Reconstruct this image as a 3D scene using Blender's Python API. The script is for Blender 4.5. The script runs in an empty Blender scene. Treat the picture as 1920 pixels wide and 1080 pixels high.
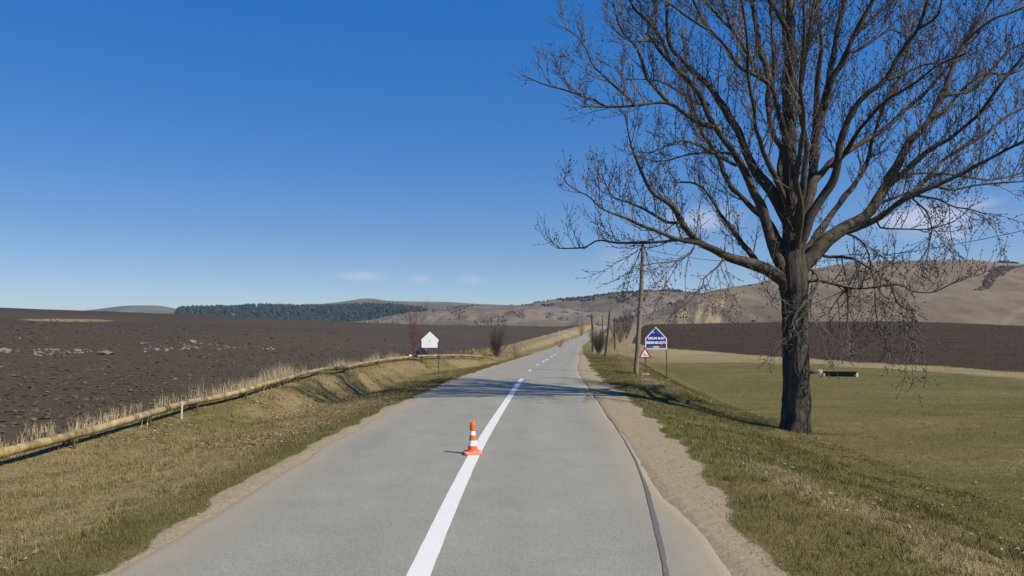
import bpy, math, random
import numpy as np
R = math.radians
random.seed(7); rng = np.random.default_rng(7)
S = bpy.context.scene
COL = S.collection

# ------------------------------------------------------------------ camera
F, CAMH, PITCH = 1400.0, 2.0, math.atan(95/1400.0)
cam = bpy.data.cameras.new('camera'); camo = bpy.data.objects.new('camera', cam); COL.objects.link(camo)
camo.location = (0, 0, CAMH); camo.rotation_euler = (math.pi/2 + PITCH, 0, 0)
cam.sensor_width = 36; cam.lens = 36*F/1920; cam.clip_start = 0.1; cam.clip_end = 30000
S.camera = camo

# ------------------------------------------------------------------ sky, sun, exposure
SUN_AZ, SUN_EL = R(122), R(43)          # azimuth clockwise from +Y
w = bpy.data.worlds.new('World'); S.world = w; w.use_nodes = True
nt = w.node_tree; nt.nodes.clear()
def wn(t, **k):
    n = nt.nodes.new(t)
    for a, b in k.items(): setattr(n, a, b)
    return n
out = wn('ShaderNodeOutputWorld'); bg = wn('ShaderNodeBackground')
sky = wn('ShaderNodeTexSky', sky_type='NISHITA', sun_disc=False)
sky.sun_elevation = SUN_EL; sky.sun_rotation = SUN_AZ
sky.altitude = 1500; sky.air_density = 1.0; sky.dust_density = 0.0; sky.ozone_density = 3.0
hs = wn('ShaderNodeHueSaturation'); hs.inputs['Saturation'].default_value = 2.4; hs.inputs['Value'].default_value = 1.48; hs.inputs['Hue'].default_value = .520
gm = wn('ShaderNodeGamma'); gm.inputs['Gamma'].default_value = 0.42; nt.links.new(sky.outputs[0], gm.inputs['Color']); nt.links.new(gm.outputs[0], hs.inputs['Color'])
# thin low clouds, all round the horizon
geo = wn('ShaderNodeTexCoord'); sep = wn('ShaderNodeSeparateXYZ'); nt.links.new(geo.outputs['Generated'], sep.inputs[0])
def wmath(op, a, b=None, clamp=False):
    m = wn('ShaderNodeMath', operation=op, use_clamp=clamp)
    for i, v in enumerate((a, b)):
        if v is None: continue
        if isinstance(v, (int, float)): m.inputs[i].default_value = v
        else: nt.links.new(v, m.inputs[i])
    return m.outputs[0]
def pxdir(px, py):
    cx, cy = (px-960)/F, (540-py)/F
    d = np.array([cx, math.cos(PITCH)-cy*math.sin(PITCH), math.sin(PITCH)+cy*math.cos(PITCH)])
    return d/np.linalg.norm(d)
mp = wn('ShaderNodeMapping'); mp.inputs['Scale'].default_value = (1, 1, 2.4)
nt.links.new(geo.outputs['Generated'], mp.inputs['Vector'])
cn = wn('ShaderNodeTexNoise'); cn.inputs['Scale'].default_value = 16; cn.inputs['Detail'].default_value = 7; cn.inputs['Roughness'].default_value = 0.62
nt.links.new(mp.outputs[0], cn.inputs['Vector'])
total = None
CLOUDS = [(672, 517, 50, 10, .8), (790, 523, 26, 9, .65), (884, 525, 30, 8, .65), (1310, 412, 75, 26, .85), (1735, 410, 95, 24, 1.0), (1790, 440, 40, 14, .75),
          (1820, 384, 40, 14, .8), (1170, 485, 60, 30, .45), (1220, 520, 110, 26, .40), (1680, 440, 60, 15, .5), (430, 540, 120, 10, .25),
          (-400, 500, 90, 14, .7), (2300, 450, 110, 22, .8), (2700, 500, 120, 18, .7), (-900, 480, 130, 18, .7)]
for (px, py, sx, sy, a) in CLOUDS:
    d = pxdir(px, py); az = math.atan2(d[0], d[1]); el = math.asin(d[2])
    azn = wmath('ARCTAN2', sep.outputs[0], sep.outputs[1])
    eln = wmath('ARCSINE', sep.outputs[2])
    dx = wmath('DIVIDE', wmath('SUBTRACT', azn, az), sx/F); dy = wmath('DIVIDE', wmath('SUBTRACT', eln, el), sy/F)
    r2 = wmath('ADD', wmath('MULTIPLY', dx, dx), wmath('MULTIPLY', dy, dy))
    g = wmath('MULTIPLY', wmath('POWER', 2.718, wmath('MULTIPLY', r2, -0.8)), a)
    total = g if total is None else wmath('MAXIMUM', total, g)
cov = wmath('MULTIPLY', wmath('SUBTRACT', wmath('ADD', total, wmath('MULTIPLY', cn.outputs[0], 1.7)), 0.98), 1.1, True)
cov = wmath('MULTIPLY', cov, wmath('MULTIPLY', total, 1.3, True))
cov = wmath('MULTIPLY', cov, 0.80)
mix = wn('ShaderNodeMix', data_type='RGBA')
nt.links.new(cov, mix.inputs['Factor']); nt.links.new(hs.outputs[0], mix.inputs['A'])
mix.inputs['B'].default_value = (3.0, 3.1, 3.75, 1)
nt.links.new(mix.outputs['Result'], bg.inputs['Color']); bg.inputs['Strength'].default_value = 0.145
nt.links.new(bg.outputs[0], out.inputs['Surface'])
sl = bpy.data.lights.new('sun', 'SUN'); sl.energy = 4.4; sl.angle = R(0.53); sl.color = (1.0, 0.93, 0.80)
so = bpy.data.objects.new('sun', sl); COL.objects.link(so)
SUND = np.array([math.sin(SUN_AZ)*math.cos(SUN_EL), math.cos(SUN_AZ)*math.cos(SUN_EL), math.sin(SUN_EL)])
from mathutils import Vector
so.rotation_euler = Vector(SUND).to_track_quat('Z', 'Y').to_euler(); so.location = (30, -20, 40)
S.view_settings.view_transform = 'Standard'; S.view_settings.look = 'None'
S.view_settings.exposure = 0.5; S.view_settings.gamma = 1.0; S.view_settings.use_curve_mapping = False
S.cycles.volume_bounces = 0; S.cycles.max_bounces = 5

# ------------------------------------------------------------------ helpers
def ray(px, py):
    cx, cy = (px-960)/F, (540-py)/F
    return np.array([cx, math.cos(PITCH)-cy*math.sin(PITCH), math.sin(PITCH)+cy*math.cos(PITCH)])
def at_y(px, py, y):
    d = ray(px, py); return np.array([0, 0, CAMH]) + d*(y/d[1])
def at_z(px, py, z):
    d = ray(px, py); return np.array([0, 0, CAMH]) + d*((z-CAMH)/d[2])
def project(P):
    P = np.asarray(P, float); x, y, z = P[..., 0], P[..., 1], P[..., 2]-CAMH
    fw = y*math.cos(PITCH)+z*math.sin(PITCH); up = -y*math.sin(PITCH)+z*math.cos(PITCH)
    fw = np.where(np.abs(fw) < 1e-3, 1e-3, fw)
    return 960+F*x/fw, 540-F*up/fw, fw
def smooth(a, b, x):
    t = np.clip((x-a)/(b-a), 0, 1); return t*t*(3-2*t)
def vnoise(x, y, seed=0):
    x = np.asarray(x, float); y = np.asarray(y, float)
    xi, yi = np.floor(x).astype(np.int64), np.floor(y).astype(np.int64)
    fx, fy = x-xi, y-yi; fx = fx*fx*(3-2*fx); fy = fy*fy*(3-2*fy)
    def h(a, b):
        n = (a*374761393 + b*668265263 + seed*1274126177) & 0xffffffff
        n = ((n ^ (n >> 13))*1274126177) & 0xffffffff
        n = ((n ^ (n >> 16))*2246822519) & 0xffffffff
        return ((n ^ (n >> 15)) & 0xffff)/65535.0
    return (h(xi, yi)*(1-fx)+h(xi+1, yi)*fx)*(1-fy)+(h(xi, yi+1)*(1-fx)+h(xi+1, yi+1)*fx)*fy
def fbm(x, y, oct=4, seed=0):
    s = 0; a = .5; t = 0
    for o in range(oct):
        s = s+a*vnoise(np.asarray(x)*2**o+o*17.3, np.asarray(y)*2**o-o*9.1, seed+o); t += a; a *= .5
    return s/t
def tag(o, label=None, cat=None, group=None, kind=None):
    if label: o['label'] = label
    if cat: o['category'] = cat
    if group: o['group'] = group
    if kind: o['kind'] = kind
    return o
def empty(name, loc=(0, 0, 0), rz=0, parent=None):
    o = bpy.data.objects.new(name, None); COL.objects.link(o); o.location = loc; o.rotation_euler = (0, 0, rz)
    o.empty_display_size = 0.2; o.parent = parent
    return o
def mesh_obj(name, V, Fc, mat=None, parent=None, smooth_sh=False, col=None, attrs=None, origin=None):
    """V (N,3); Fc a list of (M,k) integer arrays or one such array; col (N,3) goes into a colour attribute."""
    me = bpy.data.meshes.new(name)
    V = np.asarray(V, np.float32).reshape(-1, 3)
    if origin is not None: V = V-np.asarray(origin, np.float32)
    if isinstance(Fc, np.ndarray): Fc = [Fc]
    arrs = []; 
    for f in Fc:
        f = np.asarray(f, np.int32)
        if f.size: arrs.append(f)
    loops = np.concatenate([a.ravel() for a in arrs])
    tot = np.concatenate([np.full(len(a), a.shape[1], np.int32) for a in arrs])
    start = np.concatenate([[0], np.cumsum(tot)[:-1]]).astype(np.int32)
    me.vertices.add(len(V)); me.vertices.foreach_set('co', V.ravel())
    me.loops.add(len(loops)); me.loops.foreach_set('vertex_index', loops)
    me.polygons.add(len(tot)); me.polygons.foreach_set('loop_start', start); me.polygons.foreach_set('loop_total', tot)
    me.polygons.foreach_set('use_smooth', np.full(len(tot), bool(smooth_sh)))
    if col is not None:
        ca = me.color_attributes.new('col', 'FLOAT_COLOR', 'POINT')
        c4 = np.ones((len(V), 4), np.float32); c4[:, :3] = col; ca.data.foreach_set('color', c4.ravel())
    for k, a in (attrs or {}).items():
        at = me.attributes.new(k, 'FLOAT', 'POINT'); at.data.foreach_set('value', np.asarray(a, np.float32))
    me.update(); me.validate()
    if mat: me.materials.append(mat)
    o = bpy.data.objects.new(name, me); COL.objects.link(o)
    if parent: o.parent = parent
    if origin is not None and not parent: o.location = origin
    return o
class MB:
    """collects pieces of one mesh"""
    def __init__(s): s.V = []; s.F = {}; s.n = 0
    def add(s, V, Fs):
        V = np.asarray(V, float).reshape(-1, 3)
        for f in (Fs if isinstance(Fs, list) and len(Fs) and isinstance(Fs[0], np.ndarray) else [np.asarray(Fs)]):
            if f.size: s.F.setdefault(f.shape[1], []).append(f+s.n)
        s.V.append(V); s.n += len(V); return s
    def poly(s, V):
        V = np.asarray(V, float); return s.add(V, np.arange(len(V))[None, :])
    def box(s, x0, x1, y0, y1, z0, z1):
        v = [(x, y, z) for z in (z0, z1) for y in (y0, y1) for x in (x0, x1)]
        return s.add(v, np.array([[0, 2, 3, 1], [4, 5, 7, 6], [0, 1, 5, 4], [2, 6, 7, 3], [0, 4, 6, 2], [1, 3, 7, 5]]))
    def tube(s, P, r, k=8, cap=True):
        V, Fs = tube(P, r, k, cap); return s.add(V, Fs)
    def prism(s, poly, y0, y1):
        """polygon in xz (counter-clockwise seen from -y), extruded along y"""
        n = len(poly); A = [(x, y0, z) for x, z in poly]; B = [(x, y1, z) for x, z in poly]
        s.add(A+B, [np.array([list(range(n))]), np.array([list(range(2*n-1, n-1, -1))])]) if n != 4 else s.add(A+B, np.array([[0, 1, 2, 3], [7, 6, 5, 4]]))
        q = np.array([[n+i, n+(i+1) % n, (i+1) % n, i] for i in range(n)])
        s.F.setdefault(4, []).append(q+s.n-2*n); return s
    def lathe(s, prof, k=24, c=(0, 0, 0)):
        a = np.linspace(0, 2*math.pi, k, endpoint=False); V = []
        for r, z in prof: V += [(c[0]+r*math.cos(t), c[1]+r*math.sin(t), c[2]+z) for t in a]
        m = len(prof); q = [[i*k+j, i*k+(j+1) % k, (i+1)*k+(j+1) % k, (i+1)*k+j] for i in range(m-1) for j in range(k)]
        return s.add(V, [np.array(q), np.array([list(range(k))[::-1]]), np.array([list(range((m-1)*k, m*k))])])
    def build(s, name, mat, parent=None, **k):
        return mesh_obj(name, np.concatenate(s.V), [np.concatenate(f) for f in s.F.values()], mat, parent, **k)
def tube(P, r, k=8, cap=True):
    P = np.asarray(P, float); n = len(P); r = np.broadcast_to(np.asarray(r, float), (n,))
    T = np.gradient(P, axis=0); T /= np.linalg.norm(T, axis=1)[:, None]+1e-9
    ref = np.array([0.31, 0.87, 0.12]) if abs(T[0] @ np.array([0.31, .87, .12])) < .8 else np.array([.9, .1, .2])
    A = np.cross(T, ref); A /= np.linalg.norm(A, axis=1)[:, None]+1e-9; B = np.cross(T, A)
    t = np.arange(k)*2*math.pi/k
    V = P[:, None, :]+r[:, None, None]*(np.cos(t)[None, :, None]*A[:, None, :]+np.sin(t)[None, :, None]*B[:, None, :])
    i = np.arange(n-1)[:, None]*k; j = np.arange(k)[None, :]; j2 = (j+1) % k
    q = np.stack([i+j, i+j2, i+k+j2, i+k+j], -1).reshape(-1, 4)
    Fs = [q]
    if cap and k >= 3: Fs += [np.arange(k)[::-1][None, :], np.arange((n-1)*k, n*k)[None, :]]
    return V.reshape(-1, 3), Fs
def catmull(P, n):
    P = np.asarray(P, float)
    if len(P) < 3:
        t = np.linspace(0, 1, n)[:, None]; return P[0]*(1-t)+P[-1]*t
    d = np.concatenate([[0], np.cumsum(np.linalg.norm(np.diff(P[:, :3], axis=0), axis=1)**.5)])
    Q = np.vstack([2*P[0]-P[1], P, 2*P[-1]-P[-2]]); tt = np.linspace(0, d[-1]*.99999, n); out_ = []
    for t in tt:
        i = np.searchsorted(d, t, 'right')-1; f = (t-d[i])/(d[i+1]-d[i]); p0, p1, p2, p3 = Q[i:i+4]
        out_.append(.5*((2*p1)+(p2-p0)*f+(2*p0-5*p1+4*p2-p3)*f*f+(3*p1-p0-3*p2+p3)*f**3))
    return np.array(out_)
def scatter(tv, tf, pos, scl, rz, tilt=None, jitter=0.0):
    """many copies of a small template as one vertex and face array"""
    tv = np.asarray(tv, float); n, m = len(pos), len(tv)
    v = tv[None]*np.asarray(scl).reshape(n, -1)[:, None, :]
    if jitter: v = v*(1+jitter*(rng.random((n, m, 1))-.5)*2)
    if tilt is not None:
        c, s_ = np.cos(tilt)[:, None], np.sin(tilt)[:, None]; y = v[..., 1]*c-v[..., 2]*s_; z = v[..., 1]*s_+v[..., 2]*c; v = np.stack([v[..., 0], y, z], -1)
    c, s_ = np.cos(rz)[:, None], np.sin(rz)[:, None]
    v = np.stack([v[..., 0]*c-v[..., 1]*s_, v[..., 0]*s_+v[..., 1]*c, v[..., 2]], -1)+np.asarray(pos)[:, None, :]
    f = (np.asarray(tf)[None]+(np.arange(n)*m)[:, None, None]).reshape(-1, np.asarray(tf).shape[1])
    return v.reshape(-1, 3), f
OCT_V = np.array([(1, 0, 0), (0, 1, 0), (-1, 0, 0), (0, -1, 0), (0, 0, 1), (0, 0, -1)], float)
OCT_F = np.array([(0, 1, 4), (1, 2, 4), (2, 3, 4), (3, 0, 4), (1, 0, 5), (2, 1, 5), (3, 2, 5), (0, 3, 5)])
def ico(sub):
    import bmesh
    b = bmesh.new(); bmesh.ops.create_icosphere(b, subdivisions=sub, radius=1)
    v = np.array([x.co[:] for x in b.verts]); f = np.array([[x.index for x in p.verts] for p in b.faces]); b.free(); return v, f
ICO1 = ico(1); ICO2 = ico(2)

# ------------------------------------------------------------------ materials
class NT:
    def __init__(s, name, rough=0.9, spec=0.3):
        s.m = bpy.data.materials.new(name); s.m.use_nodes = True; s.t = s.m.node_tree
        s.b = s.t.nodes['Principled BSDF']; s.b.inputs['Roughness'].default_value = rough; s.b.inputs['Specular IOR Level'].default_value = spec
        s.co = None
    def n(s, t, **k):
        x = s.t.nodes.new(t)
        for a, b in k.items(): setattr(x, a, b)
        return x
    def link(s, a, b): s.t.links.new(a, b)
    def coord(s):
        if s.co is None: s.co = s.n('ShaderNodeNewGeometry').outputs['Position']
        return s.co
    def noise(s, scale, detail=4, rough=.55, vec=None, stretch=None, dist=0.0):
        x = s.n('ShaderNodeTexNoise'); x.inputs['Scale'].default_value = scale; x.inputs['Detail'].default_value = detail
        x.inputs['Roughness'].default_value = rough; x.inputs['Distortion'].default_value = dist
        v = vec or s.coord()
        if stretch:
            mp = s.n('ShaderNodeMapping'); mp.inputs['Scale'].default_value = stretch; s.link(v, mp.inputs['Vector']); v = mp.outputs[0]
        s.link(v, x.inputs['Vector']); return x.outputs[0]
    def attr(s, name): return s.n('ShaderNodeAttribute', attribute_name=name)
    def ramp(s, f, stops, interp='LINEAR'):
        x = s.n('ShaderNodeValToRGB'); e = x.color_ramp.elements; x.color_ramp.interpolation = interp
        while len(e) < len(stops): e.new(.5)
        for i, (p, c) in enumerate(stops):
            e[i].position = p; e[i].color = (*c, 1) if not isinstance(c, (int, float)) else (c, c, c, 1)
        s.link(f, x.inputs[0]); return x.outputs[0]
    def mix(s, f, a, b, mode='MIX'):
        x = s.n('ShaderNodeMix', data_type='RGBA', blend_type=mode, clamp_factor=True)
        for sock, v in ((x.inputs['Factor'], f), (x.inputs['A'], a), (x.inputs['B'], b)):
            if isinstance(v, (int, float)): sock.default_value = v
            elif isinstance(v, tuple): sock.default_value = (*v, 1)
            else: s.link(v, sock)
        return x.outputs['Result']
    def math(s, op, a, b=0.0, clamp=False):
        x = s.n('ShaderNodeMath', operation=op, use_clamp=clamp)
        for i, v in enumerate((a, b)):
            if isinstance(v, (int, float)): x.inputs[i].default_value = v
            else: s.link(v, x.inputs[i])
        return x.outputs[0]
    def bump(s, h, strength=.5, dist=.02):
        x = s.n('ShaderNodeBump'); x.inputs['Strength'].default_value = strength; x.inputs['Distance'].default_value = dist
        s.link(h, x.inputs['Height']); s.link(x.outputs[0], s.b.inputs['Normal'])
    def base(s, c):
        if isinstance(c, tuple): s.b.inputs['Base Color'].default_value = (*c, 1)
        else: s.link(c, s.b.inputs['Base Color'])
        return s.m
def plain(name, c, rough=.6, var=.18, scale=8, spec=.3, metal=0.0):
    m = NT(name, rough, spec); m.b.inputs['Metallic'].default_value = metal
    n = m.noise(scale, 5, .6)
    return m.base(m.mix(m.ramp(n, [(.3, 0.0), (.7, 1.0)]), tuple(x*(1-var) for x in c), tuple(min(1, x*(1+var)) for x in c)))
def attr_mat(name, rough=.9, var=.25, scale=3, spec=.15):
    m = NT(name, rough, spec); c = m.attr('col').outputs['Color']; n = m.noise(scale, 4, .6)
    return m.base(m.mix(1.0, c, m.ramp(n, [(.3, 1-var), (.7, 1+var)]), 'MULTIPLY'))

# terrain: soil, green, dirt, pale masks are vertex attributes that say what grows or lies there
def terrain_material():
    m = NT('terrain', .95, .12)
    a_s, a_g, a_d, a_p = (m.attr(k).outputs['Fac'] for k in ('soil', 'green', 'dirt', 'pale'))
    n_f = m.noise(38, 6, .7); n_m = m.noise(5.5, 5, .65); n_l = m.noise(.9, 4, .6); n_xl = m.noise(.11, 4, .6); n_xxl = m.noise(.012, 5, .65)
    dry = m.ramp(n_f, [(.30, (.075, .056, .024)), (.47, (.19, .148, .064)), (.60, (.31, .25, .118)), (.74, (.45, .38, .21))])
    dry = m.mix(m.ramp(n_m, [(.45, 0.0), (.68, .75)]), dry, m.ramp(n_f, [(.3, (.085, .055, .030)), (.55, (.20, .135, .078)), (.72, (.38, .29, .18))]))
    grn = m.ramp(n_f, [(.28, (.032, .036, .009)), (.45, (.068, .070, .017)), (.60, (.115, .106, .030)), (.76, (.23, .20, .075))])
    grn = m.mix(m.ramp(n_l, [(.42, 0.0), (.66, .6)]), grn, m.ramp(n_f, [(.3, (.06, .052, .014)), (.55, (.145, .118, .038)), (.75, (.29, .24, .11))]))
    gm = m.math('ADD', a_g, m.math('MULTIPLY', m.math('SUBTRACT', n_m, .5), .9)); gm = m.math('ADD', gm, m.math('MULTIPLY', m.math('SUBTRACT', n_l, .5), .9))
    n_st = m.noise(.35, 5, .65, stretch=(.5, 1.6, 1)); grn = m.mix(m.ramp(n_st, [(.44, 0.0), (.62, .65)]), grn, m.ramp(n_f, [(.3, (.085, .066, .026)), (.55, (.175, .136, .058)), (.75, (.32, .255, .14))]))
    grn = m.mix(m.ramp(n_xl, [(.45, 0.0), (.60, .6)]), grn, m.ramp(n_f, [(.3, (.075, .058, .020)), (.55, (.155, .118, .046)), (.75, (.30, .235, .12))]))
    veg = m.mix(m.ramp(gm, [(.36, 0.0), (.64, 1.0)]), dry, grn)
    pale = m.ramp(n_f, [(.25, (.14, .105, .055)), (.5, (.26, .205, .108)), (.75, (.38, .31, .18))])
    pale = m.mix(m.ramp(n_xl, [(.4, 0.0), (.65, .5)]), pale, (.15, .115, .055))
    veg = m.mix(m.ramp(m.math('ADD', a_p, m.math('MULTIPLY', m.math('SUBTRACT', n_l, .5), .6)), [(.3, 0.0), (.7, 1.0)]), veg, pale)
    soil = m.ramp(n_m, [(.25, (.036, .027, .018)), (.5, (.067, .050, .034)), (.75, (.110, .083, .057))])
    soil = m.mix(m.ramp(n_f, [(.55, 0.0), (.8, .35)]), soil, (.13, .105, .085))
    soil = m.mix(m.ramp(n_xl, [(.35, 0.0), (.7, .55)]), soil, (.060, .050, .030))
    soil = m.mix(m.ramp(n_xxl, [(.4, 0.0), (.62, .45)]), soil, (.036, .028, .025))
    sm = m.math('ADD', a_s, m.math('MULTIPLY', m.math('SUBTRACT', n_l, .5), .5)); sm = m.math('ADD', sm, m.math('MULTIPLY', m.math('SUBTRACT', n_m, .5), .4))
    soil = m.mix(m.attr('dark').outputs['Fac'], soil, m.mix(1.0, m.mix(m.ramp(m.noise(.6, 5, .7, stretch=(.06, 1.0, 1)), [(.35, 0.0), (.65, 1.0)]), soil, (.105, .076, .050)), (.60, .52, .43), 'MULTIPLY'))
    c = m.mix(m.ramp(sm, [(.42, 0.0), (.56, 1.0)]), veg, soil)
    n_v = m.noise(120, 3, .7)
    dirt = m.ramp(n_v, [(.3, (.20, .155, .098)), (.55, (.32, .258, .168)), (.75, (.44, .365, .26))])
    dirt = m.mix(m.ramp(n_m, [(.4, 0.0), (.7, .45)]), dirt, (.22, .168, .104))
    dm = m.math('ADD', a_d, m.math('MULTIPLY', m.math('SUBTRACT', n_l, .5), .55)); dm = m.math('ADD', dm, m.math('MULTIPLY', m.math('SUBTRACT', n_m, .5), .55))
    c = m.mix(m.ramp(dm, [(.44, 0.0), (.60, 1.0)]), c, dirt)
    h = m.math('ADD', m.math('MULTIPLY', n_f, .35), m.math('MULTIPLY', n_m, 1.2))
    m.bump(h, .8, .05)
    return m.base(c)
def road_material():
    m = NT('asphalt', .82, .25); u = m.attr('u').outputs['Fac']
    agg = m.noise(95, 4, .8); med = m.noise(2.2, 5, .6); lng = m.noise(.5, 5, .6, stretch=(1.6, .25, 1)); fine = m.noise(28, 4, .7)
    c = m.ramp(agg, [(.28, (.150, .142, .112)), (.5, (.262, .248, .200)), (.72, (.37, .350, .29))])
    c = m.mix(m.ramp(lng, [(.35, 0.0), (.7, .55)]), c, m.ramp(agg, [(.28, (.128, .122, .100)), (.5, (.222, .212, .176)), (.74, (.315, .305, .262))]))
    c = m.mix(m.ramp(med, [(.5, 0.0), (.8, .35)]), c, (.285, .255, .19))
    spk = m.noise(48, 3, .75); c = m.mix(1.0, c, m.ramp(spk, [(.30, (.70, .70, .70)), (.5, (1.0, 1.0, 1.0)), (.68, (1.24, 1.24, 1.22))]), 'MULTIPLY')
    pt = m.noise(.9, 6, .7); c = m.mix(1.0, c, m.ramp(pt, [(.3, (.90, .90, .91)), (.7, (1.09, 1.08, 1.06))]), 'MULTIPLY')
    # wheel tracks and dusty edges
    au = m.math('ABSOLUTE', u)
    t1 = m.math('ABSOLUTE', m.math('SUBTRACT', m.math('ABSOLUTE', m.math('SUBTRACT', au, 1.45)), .72))
    c = m.mix(m.ramp(t1, [(0.0, .30), (.42, 0.0)]), c, m.mix(.5, c, (.155, .150, .132)))
    e = m.math('ADD', m.attr('edge').outputs['Fac'], m.math('MULTIPLY', m.math('SUBTRACT', med, .5), .7)); e = m.math('ADD', e, m.math('MULTIPLY', m.math('SUBTRACT', fine, .5), .3))
    dust = m.ramp(agg, [(.3, (.21, .172, .115)), (.55, (.325, .270, .188)), (.75, (.43, .37, .275))])
    c = m.mix(m.ramp(e, [(.05, .95), (.16, .75), (.35, .35), (.75, 0.0)]), c, dust)
    m.bump(m.math('ADD', agg, m.math('MULTIPLY', fine, .5)), .5, .008)
    return m.base(c)
def paint_material():
    m = NT('road paint', .55, .4); n = m.noise(60, 5, .75); l = m.noise(1.4, 4, .6)
    c = m.ramp(n, [(.22, (.49, .48, .43)), (.36, (.645, .625, .575)), (.7, (.70, .68, .625))])
    c = m.mix(m.ramp(l, [(.5, 0.0), (.75, .16)]), c, (.47, .45, .38)); m.bump(n, .25, .004)
    return m.base(c)
def bark_material():
    m = NT('bark', .95, .1)
    tc = m.n('ShaderNodeTexCoord').outputs['Object']
    f = m.noise(13, 6, .7, vec=tc, stretch=(1, 1, .10), dist=.5); g = m.noise(26, 5, .7, vec=tc, stretch=(1, 1, .25)); l = m.noise(1.1, 3, .6, vec=tc)
    c = m.ramp(f, [(.32, (.030, .026, .020)), (.48, (.070, .062, .051)), (.62, (.140, .125, .104)), (.75, (.21, .19, .16))])
    c = m.mix(m.ramp(g, [(.4, 0.0), (.75, .5)]), c, (.060, .052, .042))
    c = m.mix(m.ramp(l, [(.5, 0.0), (.75, .25)]), c, (.095, .085, .06))
    m.bump(m.math('ADD', f, m.math('MULTIPLY', g, .4)), 1.0, .09)
    return m.base(c)
def branch_material():
    m = NT('branch bark', .9, .15); f = m.noise(6, 5, .7); g = m.noise(40, 4, .7)
    c = m.ramp(f, [(.3, (.045, .038, .029)), (.5, (.100, .086, .063)), (.7, (.175, .150, .108))])
    c = m.mix(m.ramp(g, [(.42, 0.0), (.62, .7)]), c, (.034, .029, .024)); m.bump(g, 1.0, .03)
    return m.base(c)
def hill_material(name, stops, scrub, seed=0.0, patch=.5):
    m = NT(name, 1.0, .05)
    tc = m.coord()
    a = m.noise(.004, 8, .68, vec=tc); b = m.noise(.03, 7, .7); c_ = m.noise(.0016, 4, .6, vec=tc); st = m.noise(.012, 6, .65, stretch=(1, .35, 2.2), dist=.4)
    f = m.math('ADD', m.math('MULTIPLY', a, .55), m.math('MULTIPLY', st, .45))
    c = m.ramp(f, stops)
    c = m.mix(m.ramp(b, [(.50, 0.0), (.72, .55)]), c, scrub)
    c = m.mix(m.ramp(c_, [(.46, 0.0), (.62, patch)]), c, tuple(x*.72 for x in stops[0][1]))
    c = m.mix(m.ramp(m.attr('ero').outputs['Fac'], [(.15, 0.0), (.85, 1.0)]), c, (.30, .235, .135))
    m.bump(m.math('ADD', a, m.math('MULTIPLY', b, .3)), .7, 12)
    return m.base(c)
M = dict(terrain=terrain_material(), road=road_material(), paint=paint_material(), bark=bark_material(), branch=branch_material(),
    twig=plain('twig', (.150, .120, .098), .8, .3, 30), bud=plain('bud', (.070, .052, .044), .7, .3, 30),
    grass=attr_mat('grass blades', .85, .2), clod=attr_mat('clods', .95, .35, 14), stone=plain('pale clod', (.185, .145, .112), .95, .35, 12),
    tar=plain('tar', (.120, .113, .098), .75, .25, 30), pipe=None, rust=plain('rusty steel', (.085, .058, .040), .8, .3, 20),
    steel=plain('grey steel', (.10, .105, .105), .5, .2, 10, .4), darkmetal=plain('dark metal', (.030, .032, .034), .55, .2, 10, .4),
    white=plain('white sheet', (.78, .79, .79), .5, .04, 3, .4), orange=plain('orange plastic', (.80, .115, .020), .45, .08, 12, .45), pink=plain('worn orange plastic', (.78, .24, .15), .6, .12, 14, .3),
    refl=plain('reflective white', (.84, .84, .85), .4, .03, 10, .5), blue=plain('sign blue', (.012, .032, .215), .45, .12, 5, .4), signred=plain('sign red', (.40, .022, .030), .45, .15, 8, .4),
    signyellow=plain('sign yellow', (.80, .74, .30), .45, .05, 8), flagblue=plain('flag blue', (.05, .17, .52), .45, .05, 8), flagred=plain('flag red', (.45, .05, .13), .45, .05, 8),
    black=plain('sign black', (.014, .016, .018), .5, .1, 8), concrete=plain('concrete', (.42, .39, .33), .9, .2, 14), tarp=plain('dark tarp', (.022, .026, .034), .45, .3, 9, .4),
    cable=plain('cable', (.020, .020, .021), .6, .1, 10), straw=attr_mat('dry stalks', .85, .15), leaf=attr_mat('fallen leaves', .85, .3, 20), forest=attr_mat('far trees', 1.0, .3, .05),
    ceramic=plain('insulator', (.30, .30, .28), .4, .1, 10))
def pole_material():
    m = NT('weathered pole', .9, .15); tc = m.n('ShaderNodeTexCoord').outputs['Object']
    f = m.noise(22, 6, .7, vec=tc, stretch=(1, 1, .05)); l = m.noise(1.3, 4, .6, vec=tc)
    c = m.ramp(f, [(.3, (.10, .078, .055)), (.5, (.21, .17, .125)), (.7, (.33, .275, .205))])
    c = m.mix(m.ramp(l, [(.45, 0.0), (.7, .4)]), c, (.15, .13, .11)); m.bump(f, .6, .01); return m.base(c)
def pipe_material():
    m = NT('yellow pipe', .6, .3); tc = m.coord()
    f = m.noise(3.5, 6, .68); g = m.noise(24, 5, .7); l = m.noise(.35, 3, .6)
    c = m.ramp(f, [(.34, (.085, .060, .030)), (.46, (.23, .165, .062)), (.56, (.36, .27, .105)), (.72, (.46, .39, .24))])
    c = m.mix(m.ramp(l, [(.42, 0.0), (.65, .65)]), c, m.ramp(f, [(.3, (.13, .105, .072)), (.6, (.29, .25, .18)), (.75, (.38, .34, .27))]))
    c = m.mix(m.ramp(g, [(.52, 0.0), (.75, .6)]), c, (.12, .072, .034)); m.bump(g, .3, .01); return m.base(c)
M['pole'] = pole_material(); M['pipe'] = pipe_material()

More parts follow.
